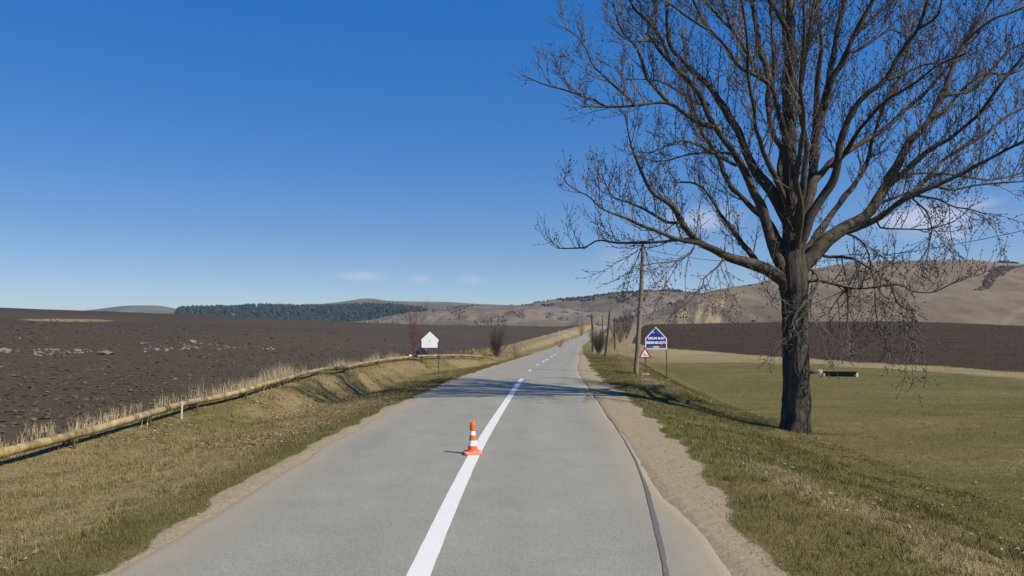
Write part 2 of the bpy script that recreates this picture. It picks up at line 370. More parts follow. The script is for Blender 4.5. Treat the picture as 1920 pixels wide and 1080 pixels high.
# ------------------------------------------------------------------ terrain shape
ZR = ([-400, 0, 150, 175, 240, 290, 350, 480, 560, 700, 900], [0, 0, .0, .2, 1.6, 3.1, 5.1, 9.6, 11.4, 11.0, 9.0])
yy = np.arange(-400, 901, 1.0)
def smooth_table(t, k=25):
    v = np.interp(yy, *t); ker = np.hanning(k); ker /= ker.sum(); return np.convolve(np.pad(v, k//2, 'edge'), ker, 'valid')
zr_t = smooth_table(ZR, 41)
zr = lambda y: np.interp(y, yy, zr_t)
cl = []
for px, py in [(788, 1080), (832, 970), (885, 858), (936, 775), (978, 711), (993, 695), (1007, 685), (1028, 673)]: cl.append(at_z(px, py, 0)[:2])
for px, py, z in [(1048, 660, 0), (1067.6, 648, .35), (1090, 637, 1.7), (1109, 625, 4.0), (1133, 614, 9.2)]:
    q = at_z(px, py, z) if py > 637 else None
    if q is None: Y = {1090: 245, 1109: 310, 1133: 480}[px]; q = at_y(px, py, Y)
    cl.append(q[:2])
cl = [p for i, p in enumerate(cl) if i == 0 or p[1] > cl[i-1][1]+.5]
CX = [cl[0][0]-.5, cl[0][0]-.12]+[p[0] for p in cl]+[cl[-1][0]+32, cl[-1][0]+70]; CY = [-400, 0]+[p[1] for p in cl]+[cl[-1][1]+220, 900]
c_t = smooth_table((CY, CX), 15)
cx = lambda y: np.interp(y, yy, c_t)
# the pipe on the left bank
PIPE_PX = [(-260, 925, .05), (0, 850, .10), (88, 828, .12), (151, 811, .15), (264, 781, .20), (360, 754, .26), (434, 738, .32), (497, 721, .40), (547, 707, .45), (604, 693, .54), (640, 690, .56), (675, 682, .62), (724, 674, .70), (769, 669, .78), (802, 667, .80), (858, 666, .68), (905, 669, .36)]
PIPE = np.array([at_z(a, b, c) for a, b, c in PIPE_PX])
o_ = np.argsort(PIPE[:, 1]); PIPE = PIPE[o_]
up_t = smooth_table((np.r_[-400, PIPE[:, 1], 90, 130, 900], np.r_[PIPE[0, 0]+.8, PIPE[:, 0]-cx(PIPE[:, 1]), -6.0, -8, -9]), 9)
zp_t = smooth_table((np.r_[-400, PIPE[:, 1], 90, 130, 200, 300, 900], np.r_[0, PIPE[:, 2]-.18, .3, .5, .9, 1.2, 1.2]), 9)
upf = lambda y: np.interp(y, yy, up_t); zpf = lambda y: np.interp(y, yy, zp_t)
# crest of the ploughed fields: picture column, row, distance
LC = np.array([(-1500, 560, 160), (-600, 566, 190), (0, 577, 220), (200, 584, 250), (400, 592, 285), (600, 602, 320), (800, 611, 350), (1000, 614.5, 450), (1060, 616, 500), (1150, 613, 520)], float)
RC = np.array([(1150, 609, 420), (1180, 609, 390), (1260, 607.5, 350), (1500, 603, 320), (1700, 602.5, 300), (1920, 611, 250), (2400, 622, 190), (3500, 628, 130)], float)
RN = np.array([(1150, 200), (1180, 185), (1255, 150), (1400, 112), (1600, 84), (1920, 61), (2400, 42), (3500, 28)], float)
lc_z = np.array([at_y(a, b, d)[2] for a, b, d in LC]); rc_z = np.array([at_y(a, b, d)[2] for a, b, d in RC])
def edge_l(y): return np.interp(y, [0, 6, 9, 11, 21, 40, 80], [2.52, 2.58, 2.72, 2.80, 3.18, 3.12, 3.0])
def edge_r(y): return np.interp(y, [0, 8, 14, 24, 40], [2.62, 2.68, 2.78, 2.92, 3.0])
def crest_u(y): return np.interp(y, [0, 8, 12, 16, 27, 34, 60, 120], [4.6, 5.2, 4.8, 4.4, 4.4, 6.6, 7.6, 8.5])
def slope_w(y): return np.interp(y, [0, 8, 14, 27, 34, 60], [3.4, 3.4, 5.3, 5.3, 3.2, 3.4])
def ray_px(x, y):
    D = np.maximum(y, .35*np.hypot(x, y)); D = np.maximum(D, .5); return 960+F*x/D, D
def height(x, y, micro=True):
    x = np.asarray(x, float); y = np.asarray(y, float)
    u = x-cx(y); z0 = zr(y); px, D = ray_px(x, y)
    # left
    up, zp = upf(y), zpf(y)
    dd = np.interp(y, [0, 14, 24, 32, 36, 48, 70, 120], [.06, .08, .26, .52, .48, .18, .08, .05])
    el = edge_l(y); k = [el-.22, el+.14, np.full_like(u, 3.9), -.62*up, -.79*up, -up-.35, -up+.4, -up+1.8]
    kz = [-.05-.0010*np.maximum(y, 0), np.full_like(u, -.006), np.full_like(u, -.05), -.10-.45*dd, -.10-dd, zp-.12, zp-.02, zp+.05]
    def prof(v, K, Z):
        r = np.array(Z[0], float)*np.ones_like(v)
        for i in range(len(K)-1):
            t = np.clip((v-K[i])/np.maximum(K[i+1]-K[i], .05), 0, 1); t = t*t*(3-2*t)*.6+t*.4
            r = np.where(v > K[i], Z[i]+(Z[i+1]-Z[i])*t, r)
        return r
    zl = prof(-u, k, kz)
    Dc = np.interp(px, LC[:, 0], LC[:, 2]); zc = np.interp(px, LC[:, 0], lc_z)
    t = np.clip(D/Dc, 0, 1); off = np.clip((-u+up)/30, 0, 1); s = off*off*(3-2*off)
    fl = zp+.05+(zc-zp-z0*1.0)*t**1.15*s
    past = np.maximum(D-Dc, 0); fl = fl-np.minimum(past*.05, 14)
    wl = smooth(1.0, 2.5, -u+up)
    zl = z0+zl*(1-wl)+fl*wl
    # right
    cu = crest_u(y); md = np.interp(y, [0, 60, 105, 160, 220, 320, 600], [-1.05, -1.05, -.75, -.1, .9, 1.2, 1.0])
    er = edge_r(y); k = [er-.22, er+.14, np.full_like(u, 4.0), cu, cu+.25*slope_w(y), cu+.72*slope_w(y), cu+slope_w(y)]
    kz = [-.05-.0010*np.maximum(y, 0), np.full_like(u, -.006), np.full_like(u, -.03), np.full_like(u, -.11), -.11+.22*(md+.11), md*.83, md]
    zrt = prof(u, k, kz)
    Dn = np.interp(px, RN[:, 0], RN[:, 1]); Dc = np.interp(px, RC[:, 0], RC[:, 2]); zc = np.interp(px, RC[:, 0], rc_z)
    t2 = np.clip((D-Dn)/(Dc-Dn), 0, 1)
    fr = md*(1-t2)+(zc-z0)*t2**1.12-np.minimum(np.maximum(D-Dc, 0)*.06, 16)
    wr = smooth(0, 16, u-cu-slope_w(y))
    zrt = z0+zrt*(1-wr)+fr*wr
    z = np.where(u < 0, zl, zrt)
    z = np.where(np.hypot(x, y) > 560, z*(1-smooth(560, 900, np.hypot(x, y)))+(-8)*smooth(560, 900, np.hypot(x, y)), z)
    if micro:
        off_road = smooth(2.8, 4.2, np.abs(u))
        z = z+off_road*(.10*(fbm(x*.45, y*.45, 3, 3)-.5)+.05*(fbm(x*2.3, y*2.3, 3, 5)-.5))
        so_, _, _, _ = masks(x, y)
        near = np.clip(1-D/160, .0, 1)
        z = z+so_*near*(.15*(fbm(x*1.1, y*1.1, 3, 8)-.5)+.08*(np.abs(fbm(x*3.1, y*3.1, 2, 11)-.5)*2))
    return z
def masks(x, y):
    u = x-cx(y); px, D = ray_px(x, y); up = upf(y)
    jag = (fbm(x*.35, y*.35, 3, 21)-.5)
    Dc = np.interp(px, LC[:, 0], LC[:, 2])
    wide = np.interp(y, [0, 15, 70, 90, 200, 400], [1.0, .9, 1.4, 3, 4, 5])
    sl_ = smooth(-.35, .35, -u+up-wide+jag*1.6)*(D < Dc+40)
    Dn = np.interp(px, RN[:, 0], RN[:, 1]); Dcr = np.interp(px, RC[:, 0], RC[:, 2]); t2 = (D-Dn)/(Dcr-Dn)
    edge = 1178+28*np.clip(t2, 0, 1)
    sr = smooth(0.01, .03, t2+jag*.02)*smooth(0, 10, px-edge)*(t2 < 1.1)*(u > 0)
    soil = np.where(u < 0, sl_, sr)
    # bare dirt along the asphalt
    wl = edge_l(y)+np.interp(y, [0, 20, 60], [.26, .22, .12]); wr = np.interp(y, [0, 6, 10, 14, 19, 35, 60, 90, 200], [3.15, 3.20, 3.42, 3.85, 4.0, 4.1, 4.0, 3.7, 3.2])
    n = (fbm(x*.9, y*.9, 3, 31)-.5)
    dirt = np.where(u < 0, smooth(.18, -.18, -u-wl+n*.42), smooth(.25, -.25, u-wr+n*.75))
    # green
    near_ = smooth(1.7, .35, -u-edge_l(y)); gl = .28+.62*near_+(fbm(x*.30, y*.30, 3, 41)-.5)*(.8-.5*near_)+.25*smooth(-6, -9, u)*(D < 30)
    gl = gl+.25*smooth(26, 36, y)*smooth(60, 50, y)*smooth(2.6, 1.2, np.abs(u+6.2))
    gl = np.where(y > 62, .25*smooth(6, 3.5, -u), gl)
    cu = crest_u(y)
    gr = .80+(fbm(x*.22, y*.22, 3, 43)-.5)*.7-.55*smooth(1.0, .2, np.abs(u-cu-.1))*smooth(16, 10, y)
    gr = gr-.45*smooth(30, 36, y)*smooth(1.6, .3, np.abs(u-cu))-.9*smooth(.88, .98, D/np.maximum(Dn, 1))*(D < Dn*1.05)
    gr = np.where(y > 75, gr-.8*smooth(75, 110, y)*smooth(4.0, 7, u), gr)
    green = np.where(u < 0, gl, gr)
    pale = np.where(u > 0, .75*smooth(.90, .98, D/np.maximum(Dn, 1))*(D < Dn*1.04)*smooth(8, 20, u), 0)
    pale = np.maximum(pale, smooth(80, 130, y)*smooth(3.8, 6, np.abs(u))*.8)
    return soil, np.clip(green, 0, 1), dirt, pale
def ground(x, y): return float(height(np.array([x]), np.array([y]))[0])
def hit(px, py, d0=5.0, d1=800.0):
    """where the sight line through a picture point meets the terrain"""
    d = ray(px, py); s = np.geomspace(d0, d1, 1500); P = np.array([0, 0, CAMH])+d*s[:, None]/d[1]
    below = P[:, 2] < height(P[:, 0], P[:, 1], False)
    i = int(np.argmax(below)) if below.any() else len(s)-1
    p = P[i].copy(); p[2] = ground(p[0], p[1]); return p

# ------------------------------------------------------------------ terrain mesh
az = np.concatenate([np.arange(-42, 42, .14), np.arange(42, 318, 3.0)]); az = np.radians(az); NA = len(az)
rad = np.concatenate([[.4], np.geomspace(1.5, 950, 480), np.geomspace(1100, 14000, 14)]); NR = len(rad)
AZ, RA = np.meshgrid(az, rad); X = RA*np.sin(AZ); Y = RA*np.cos(AZ)
Z = height(X.ravel(), Y.ravel()).reshape(X.shape)
soil, green, dirt, pale = (a.reshape(X.shape) for a in masks(X.ravel(), Y.ravel()))
# the strip of dry stubble high on the left field
PXg, PYg, _ = project(np.stack([X, Y, Z], -1))
strip = smooth(1.5, .2, ((PXg-125)/120)**2+((PYg-600.5-(PXg-125)*.012)/3.8)**2)*(Y > 60)*(X < 0)
soil = soil*(1-.58*strip); pale = np.maximum(pale, strip)
idx = np.arange(NR*NA).reshape(NR, NA); nx = np.roll(idx, -1, 1)
quads = np.stack([idx[:-1], nx[:-1], nx[1:], idx[1:]], -1).reshape(-1, 4)[:, ::-1]
fu = (X-cx(Y)).ravel(); fs = (np.clip(soil, 0, 1)+.62*strip).ravel(); fy = Y.ravel(); fr_ = RA.ravel()
q0 = quads[:, 0]; fu, fs, fy, fr_ = fu[q0], fs[q0], fy[q0], fr_[q0]; cu0 = crest_u(fy)
cls = np.where(fr_ > 600, 5, np.where((fs > .5), np.where(fu < 0, 2, 3), np.where(fu < 0, 0, np.where(fu < cu0+.6*slope_w(fy), 1, 4))))
names = ['left_verge', 'right_verge', 'left_ploughed_field', 'right_ploughed_field', 'meadow', 'far_ground']
GV = np.stack([X, Y, Z], -1).reshape(-1, 3)
for i, nm in enumerate(names):
    f = quads[cls == i]
    if not len(f): continue
    us, inv = np.unique(f, return_inverse=True)
    o = mesh_obj(nm, GV[us], inv.reshape(-1, 4), M['terrain'], smooth_sh=True,
                 attrs=dict(soil=soil.ravel()[us], green=green.ravel()[us], dirt=dirt.ravel()[us], pale=pale.ravel()[us], dark=np.full(len(us), 1.0 if i == 3 else 0.0)))
    tag(o, kind='structure')

# ------------------------------------------------------------------ road
ys = np.concatenate([np.arange(-40, 60, .25), np.arange(60, 200, 1.0), np.arange(200, 640, 3.0)])
us_ = np.array([-1, -.985, -.95, -.8, -.6, -.4, -.2, 0, .2, .4, .6, .8, .95, .985, 1])
def road_frame(y):
    y = np.asarray(y, float); t = np.stack([np.gradient(cx(y), y), np.ones_like(y)], -1); t /= np.linalg.norm(t, axis=1)[:, None]
    return np.stack([cx(y), y], -1), np.stack([t[:, 1], -t[:, 0]], -1)
C0, N0 = road_frame(ys)
wl_ = edge_l(ys)+.12*(fbm(ys*.5, ys*0+3, 4, 61)-.5)*2; wr_ = edge_r(ys)+.12*(fbm(ys*.5, ys*0+9, 4, 63)-.5)*2
U = np.where(us_[None] < 0, us_[None]*wl_[:, None], us_[None]*wr_[:, None])
RP = C0[:, None, :]+U[..., None]*N0[:, None, :]
crown = .012-.022*(np.abs(us_)**2)-np.where(np.abs(us_) > .99, .018, 0)
RZ = zr(ys)[:, None]+crown[None]+.004
V = np.concatenate([RP, RZ[..., None]], -1).reshape(-1, 3); n, mcol = U.shape
ii = np.arange(n*mcol).reshape(n, mcol); q = np.stack([ii[:-1, :-1], ii[:-1, 1:], ii[1:, 1:], ii[1:, :-1]], -1).reshape(-1, 4)
road = tag(mesh_obj('road', V, q, M['road'], smooth_sh=True, attrs=dict(u=U.ravel(), edge=np.where(U < 0, wl_[:, None]+U, wr_[:, None]-U).ravel())), kind='structure')
def road_z(u, y): return zr(y)+.012-.022*(u/3.0)**2+.004
def ribbon(name, y0, y1, uc, hw, mat, lift=.004, step=.4, parent=road, uvar=0.0, taper=False):
    y = np.arange(y0, y1+1e-6, (y1-y0)/max(2, int((y1-y0)/step)))
    C, N = road_frame(y) if len(y) > 2 else road_frame(np.linspace(y0, y1, 3)); y = C[:, 1]
    c = uc(y) if callable(uc) else np.full_like(y, uc); h = hw(y) if callable(hw) else np.full_like(y, hw)
    cols = []
    for s in (-1, -.5, 0, .5, 1):
        uu = c+s*h+(uvar*(fbm(y*6, y*0+s*3, 3, 77)-.5)*2 if abs(s) == 1 else 0)
        p = C+uu[:, None]*N; cols.append(np.c_[p, road_z(uu, y)+lift])
    V = np.stack(cols, 1).reshape(-1, 3); m = len(y); ii = np.arange(m*5).reshape(m, 5)
    q = np.stack([ii[:-1, :-1], ii[:-1, 1:], ii[1:, 1:], ii[1:, :-1]], -1).reshape(-1, 4)
    return mesh_obj(name, V, q, mat, parent)
yl_end = float(at_z(978, 711, 0)[1])
ribbon('centre_line', -20, yl_end, 0.0, .10, M['paint'], .005, .25, uvar=.006)
DASH = [(993, 695), (1007, 685), (1018, 678), (1024, 674.5), (1033, 669), (1039, 665.5), (1047.5, 660.5), (1055.5, 656)]
dy_ = [float(at_z(a, b, 0)[1]) for a, b in DASH]
d_ = dy_[-1]
while d_ < 470: d_ += 14+.035*(d_-100); dy_.append(d_)
for y0 in dy_:
    L = 1.6 if y0 < 60 else 2.2+.012*y0
    ribbon('line_dash', y0-L/2, y0+L/2, 0.0, .09 if y0 < 60 else .11, M['paint'], .006+.00006*y0, .5, uvar=.004)
# the dark tar-sealed seam near the right edge
SEAM = np.array([at_z(a, b, 0)[:2] for a, b in [(1252, 1140), (1249, 1080), (1240, 1030), (1228, 980), (1213, 920), (1200, 885), (1190, 860), (1170, 824), (1150, 793), (1125, 757), (1112, 737), (1098, 716)]])
SEAM = SEAM[np.argsort(SEAM[:, 1])]; su = SEAM[:, 0]-cx(SEAM[:, 1])
SEAM0 = SEAM[0, 1]
ribbon('tar_seam', -10, SEAM[-1, 1], lambda y: np.where(y < SEAM0, su[0]-(SEAM0-y)*.08, np.interp(y, SEAM[:, 1], su)), lambda y: np.interp(y, [0, 9, 13, 25], [.030, .026, .016, .014])+.006*np.sin(y*2.1)*np.sin(y*.7), M['tar'], .0045, .2, uvar=.008)

# ------------------------------------------------------------------ hills
def hill(name, sky_pts, d_front, d_crest, d_back, zfront, mat, gully=6.0, seed=0, step=7, rows=46, power=1.0, ero=None, freq=1.0):
    sp = np.array(sky_pts, float); px = np.arange(sp[0, 0], sp[-1, 0]+.1, step)
    dc = d_crest(px) if callable(d_crest) else np.full_like(px, d_crest)
    py = np.interp(px, sp[:, 0], sp[:, 1]); k = np.hanning(7); k /= k.sum(); py = np.convolve(np.pad(py, 3, 'edge'), k, 'valid')
    zc = np.array([at_y(a, b, d)[2] for a, b, d in zip(px, py, dc)]); ax = np.array([ray(a, b)[0]/ray(a, b)[1] for a, b in zip(px, py)])
    t = np.concatenate([np.linspace(0, 1, rows), 1+np.linspace(0, 1, 9)[1:]])
    D = np.where(t[:, None] <= 1, d_front+(dc[None]-d_front)*np.minimum(t, 1)[:, None], dc[None]+(d_back-d_crest if not callable(d_crest) else d_back)*(t[:, None]-1))
    Xh = D*ax[None]; tt = np.minimum(t, 1)[:, None]
    s_ = (tt*tt*(3-2*tt))*.55+tt**power*.45
    Zh = zfront+(zc[None]-zfront)*s_
    Zh = np.where(t[:, None] > 1, zc[None]-(zc[None]-zfront)*(t[:, None]-1)**1.4*.9, Zh)
    env = 4*tt*(1-tt)*(t[:, None] <= 1)
    g = fbm(Xh*.011*freq+3, D*.0045*freq, 5, 90+seed)-.5
    g2 = np.abs(fbm(Xh*.03*freq, D*.006*freq, 3, 70+seed)-.5)*2
    Zh = Zh+env*gully*(g*2.4+g2*.9-.3)
    e = ero(Xh, D, px[None]+0*D, t[:, None]+0*D) if ero else np.zeros_like(Xh)
    n, m = Xh.shape; ii = np.arange(n*m).reshape(n, m); q = np.stack([ii[:-1, :-1], ii[:-1, 1:], ii[1:, 1:], ii[1:, :-1]], -1).reshape(-1, 4)
    o = mesh_obj(name, np.stack([Xh, D, Zh], -1).reshape(-1, 3), q, mat, smooth_sh=True, attrs=dict(ero=np.clip(e, 0, 1).ravel()))
    tag(o, kind='structure')
    def surf(p, tq):
        j = np.clip(np.interp(p, px, np.arange(m)), 0, m-1); i = np.clip(np.interp(tq, t, np.arange(n)), 0, n-1)
        a, b = np.minimum(i.astype(int), n-2), np.minimum(j.astype(int), m-2); fi, fj = i-a, j-b
        return np.stack([(A[a, b]*(1-fi)+A[a+1, b]*fi)*(1-fj)+(A[a, b+1]*(1-fi)+A[a+1, b+1]*fi)*fj for A in (Xh, D, Zh)], -1)
    return surf
H1 = hill_material('hill grass', [(.30, (.112, .087, .060)), (.46, (.165, .131, .091)), (.58, (.208, .168, .119)), (.74, (.265, .216, .155))], (.098, .078, .058))
H2 = hill_material('hill far grass', [(.32, (.10, .098, .062)), (.50, (.155, .140, .092)), (.70, (.22, .195, .13))], (.07, .066, .046), patch=.7)
H3 = hill_material('hill scrub', [(.30, (.10, .084, .064)), (.48, (.165, .138, .106)), (.60, (.21, .175, .137)), (.75, (.28, .238, .19))], (.085, .068, .054), patch=.6)
hill('far_left_hill', [(-1500, 590), (-700, 578), (-200, 588), (120, 586), (180, 580), (232, 573), (300, 572.5), (340, 581), (420, 588), (600, 596)], 4200, 6500, 8000, -20, H2, 5, 1, 8, 20)
hill('far_peak_hill', [(300, 596), (480, 580), (560, 574), (640, 566), (672, 561), (690, 558.5), (706, 561), (730, 564.5), (800, 565.5), (845, 566), (880, 569), (1000, 574), (1200, 590)], 3300, 4800, 6200, -20, H2, 8, 2, 7, 26)
wood = hill('wooded_hill', [(230, 600), (325, 585), (350, 579), (440, 579), (470, 575), (515, 577), (560, 578), (640, 577), (690, 574), (750, 576), (800, 582), (900, 592), (1000, 600)], 1700, 3000, 3800, -20, H2, 10, 3, 6, 30)
slope = hill('scrub_slope', [(560, 612), (640, 606), (700, 599), (750, 592), (800, 583), (860, 574), (900, 572), (950, 572.5), (1000, 572), (1040, 575), (1080, 580), (1180, 588), (1300, 590)], 560, 1900, 2500, -14, H3, 7, 4, 5, 60, freq=1.4)
ridge = hill('right_ridge', [(940, 585), (985, 571.5), (1040, 563.5), (1110, 556.5), (1160, 551), (1200, 545.5), (1250, 543.5), (1290, 547), (1340, 552), (1500, 552), (1700, 560)], 800, 2300, 3200, -14, H3, 12, 5, 5, 50)
def erode(X_, D_, p, t):
    band = smooth(1230, 1290, p)*smooth(1440, 1340, p)*smooth(.25, .4, t)*smooth(.8, .62, t)
    rib = np.clip((fbm(p*.10-t*4, t*2.0, 3, 5)-.40)*3.2, 0, 1)
    path = np.exp(-((p-(1815+(t-.08)*420))/14)**2)*smooth(.02, .1, t)*smooth(.6, .4, t)
    return np.maximum(band*rib*.9, path*.35)
big = hill('right_hill', [(1120, 612), (1185, 600), (1215, 588), (1260, 572), (1300, 553), (1360, 540), (1420, 531), (1470, 519), (1500, 511), (1560, 498), (1600, 493), (1650, 490), (1720, 489), (1800, 487), (1840, 489.5), (1870, 494), (1920, 497), (2100, 492), (2400, 505), (2900, 530), (3600, 575)], 410, lambda p: np.interp(p, [1120, 1300, 1600, 3600], [700, 950, 1250, 1200]), 700, -14, H1, 7, 6, 6, 90, power=.9, ero=erode)
hill('left_hill', [(-3200, 588), (-2600, 570), (-1900, 560), (-1300, 574), (-900, 590)], 900, 1800, 2500, -14, H2, 8, 8, 14, 24)

# far woods and thickets: small irregular crowns
def crowns(name, P, h0, h1, wide, cA, cB, label, cat, tmpl=ICO1):
    n = len(P); h = h0+(h1-h0)*rng.random(n)**1.5; r = h*wide*(.7+.6*rng.random(n))
    pos = P.copy(); pos[:, 2] += h*.40
    V, Fc = scatter(tmpl[0], tmpl[1], pos, np.c_[r, r, h*.6], rng.random(n)*6.28, jitter=.5)
    k = np.clip(rng.random((n, 1))*.7+.3*rng.random((n, 1)), 0, 1); c = np.asarray(cA)*(1-k)+np.asarray(cB)*k
    o = mesh_obj(name, V, Fc, M['forest'], col=np.repeat(c, len(tmpl[0]), 0)); return tag(o, label, cat, kind='stuff')
p = rng.uniform(330, 800, 14000); t = rng.uniform(.28, 1.0, 14000)
keep = (t < np.interp(p, [330, 560, 580, 800], [1.0, 1.0, 1.0, .93])) & (t > np.interp(p, [330, 620, 700, 760, 800], [.3, .34, .45, .70, .88])) & (fbm(p*.05, t*6, 3, 12) > .27)
crowns('far_wood', wood(p[keep], t[keep]), 8, 17, .36, (.018, .031, .028), (.045, .060, .050), 'dark blue-green conifer wood along the far low hill', 'woodland')
p = rng.uniform(640, 1130, 9000); t = rng.uniform(.25, .97, 9000); g = fbm(p*.028, t*7, 3, 15)
keep = g+.25*(fbm(p*.15, t*30, 2, 16)-.5) > np.interp(t, [.25, .5, .75, 1], [.50, .52, .60, .68])
crowns('hillside_scrub', slope(p[keep], t[keep]), 1.4, 4.4, .42, (.090, .075, .060), (.19, .16, .128), 'grey leafless scrub scattered over the middle-distance slope', 'scrub')
p = rng.uniform(1000, 1290, 3500); t = rng.uniform(.2, 1.0, 3500); g = fbm(p*.03, t*8, 3, 25)
keep = (g > .60) | ((t > .93) & (p < 1180) & (rng.random(3500) > .25))
crowns('ridge_scrub', ridge(p[keep], t[keep]), 2, 6, .6, (.040, .038, .036), (.085, .072, .062), 'dark leafless scrub along the distant right-hand ridge', 'scrub')
# dark diagonal thicket on the big hill and its top clump, eroded-slope shrubs
n = 3600; s_ = rng.random(n); wv = (rng.random(n)+rng.random(n)+rng.random(n)-1.5)*1.25+.8*(fbm(s_*7, s_*0, 3, 19)-.5)
tp = np.array([hit_t for hit_t in s_])
p = 1836+56*s_+wv*13*(.5+s_*.8); t = .46+.31*s_+wv*.02; k = fbm(p*.12, t*40, 3, 29) > .24; p, t = p[k], t[k]
crowns('hill_thicket', big(p, t), .6, 1.9, .8, (.060, .048, .040), (.105, .082, .066), 'dark diagonal strip of thicket high on the right-hand hill', 'thicket')
n = 160; p = rng.uniform(1874, 1906, n); t = np.full(n, 1.0)-rng.random(n)*.012
crowns('hilltop_wood', big(p, t), 2.5, 5, .7, (.03, .034, .03), (.055, .052, .042), 'small dark clump of trees on the right-hand skyline', 'woodland')
p = rng.uniform(1215, 1720, 1500); t = rng.uniform(.12, .9, 1500); keep = fbm(p*.03, t*9, 3, 33) > np.interp(p, [1215, 1330, 1720], [.52, .56, .66])
crowns('slope_shrubs', big(p[keep], t[keep]), .5, 1.6, .7, (.050, .042, .030), (.11, .088, .058), 'small dark shrubs dotted over the eroded right-hand hillside', 'scrub')

# ------------------------------------------------------------------ the big bare tree
TD = 24.6                                   # its distance; the foot stands below the bank
tb = at_y(1490, 806, TD); tb[2] = ground(tb[0], tb[1])
tree = tag(empty('bare_tree', tuple(tb)), 'large leafless roadside tree with thick dark trunk and spreading budding crown', 'tree')
def px_path(pts, dy0, dy1, w0, w1, step=.22, wig=.03):
    """picture polyline -> branch path; its depth runs from dy0 to dy1 from the trunk's plane"""
    L = np.r_[0, np.cumsum([math.dist(pts[i], pts[i+1]) for i in range(len(pts)-1)])]; L /= L[-1]
    P = np.array([at_y(a, b, TD+dy0+(dy1-dy0)*l) for (a, b), l in zip(pts, L)])
    n = max(4, int(np.linalg.norm(np.diff(P, axis=0), axis=1).sum()/step)); Q = catmull(P, n); t = np.linspace(0, 1, n)
    ph = random.random()*50
    for k in range(3): Q[1:-1, k] += (wig*2*(fbm(t*n*.22+ph, t*0+k*7, 2, 55)-.5)*np.minimum(1, np.minimum(t, 1-t)*6))[1:-1]
    r = (w1+(w0-w1)*(1-t)**1.45)*.5*Q[:, 1]/F*(1+.22*(fbm(t*n*.35+ph, t*0+3, 3, 57)-.5)*2)
    return Q, r
trunk_px = [(1491, 828), (1491, 806), (1493, 760), (1493, 700), (1491, 620), (1489, 560), (1487, 520), (1486, 480), (1485, 430), (1481, 330), (1480, 262), (1484, 140), (1482, 60), (1481, 0), (1479, -90), (1482, -190), (1476, -290), (1470, -380)]
trunk_w = [56, 52, 49, 47, 46, 47, 54, 44, 34, 28, 25, 20, 17, 15, 12, 9, 6, 3]
P = np.array([at_y(a, b, TD) for a, b in trunk_px]); TQ = catmull(np.c_[P, np.array(trunk_w)*.5*TD/F], 150)
tv, tf = tube(TQ[:, :3], TQ[:, 3], 40)
ang = np.tile(np.arange(40)*2*math.pi/40, 150); hgt = np.repeat(TQ[:, 2], 40); rr = np.repeat(TQ[:, 3], 40); ctr = np.repeat(TQ[:, :3], 40, 0)
rid = fbm(np.cos(ang)*4.2+hgt*.25, np.sin(ang)*4.2+hgt*.9, 3, 44)-.5; rid2 = np.abs(vnoise(ang*7/1.0+2*np.sin(hgt*1.3), hgt*1.1, 9)-.5)*2
flare = 1+.13*np.exp(-(hgt-tb[2])/.32)*(.5+.5*np.cos(ang*4+.8))
tv = ctr+(tv-ctr)*(1+.20*rid+.09*(rid2-.5))[:, None]*flare[:, None]
mesh_obj('trunk', tv-tb, tf, M['bark'], tree, smooth_sh=True)
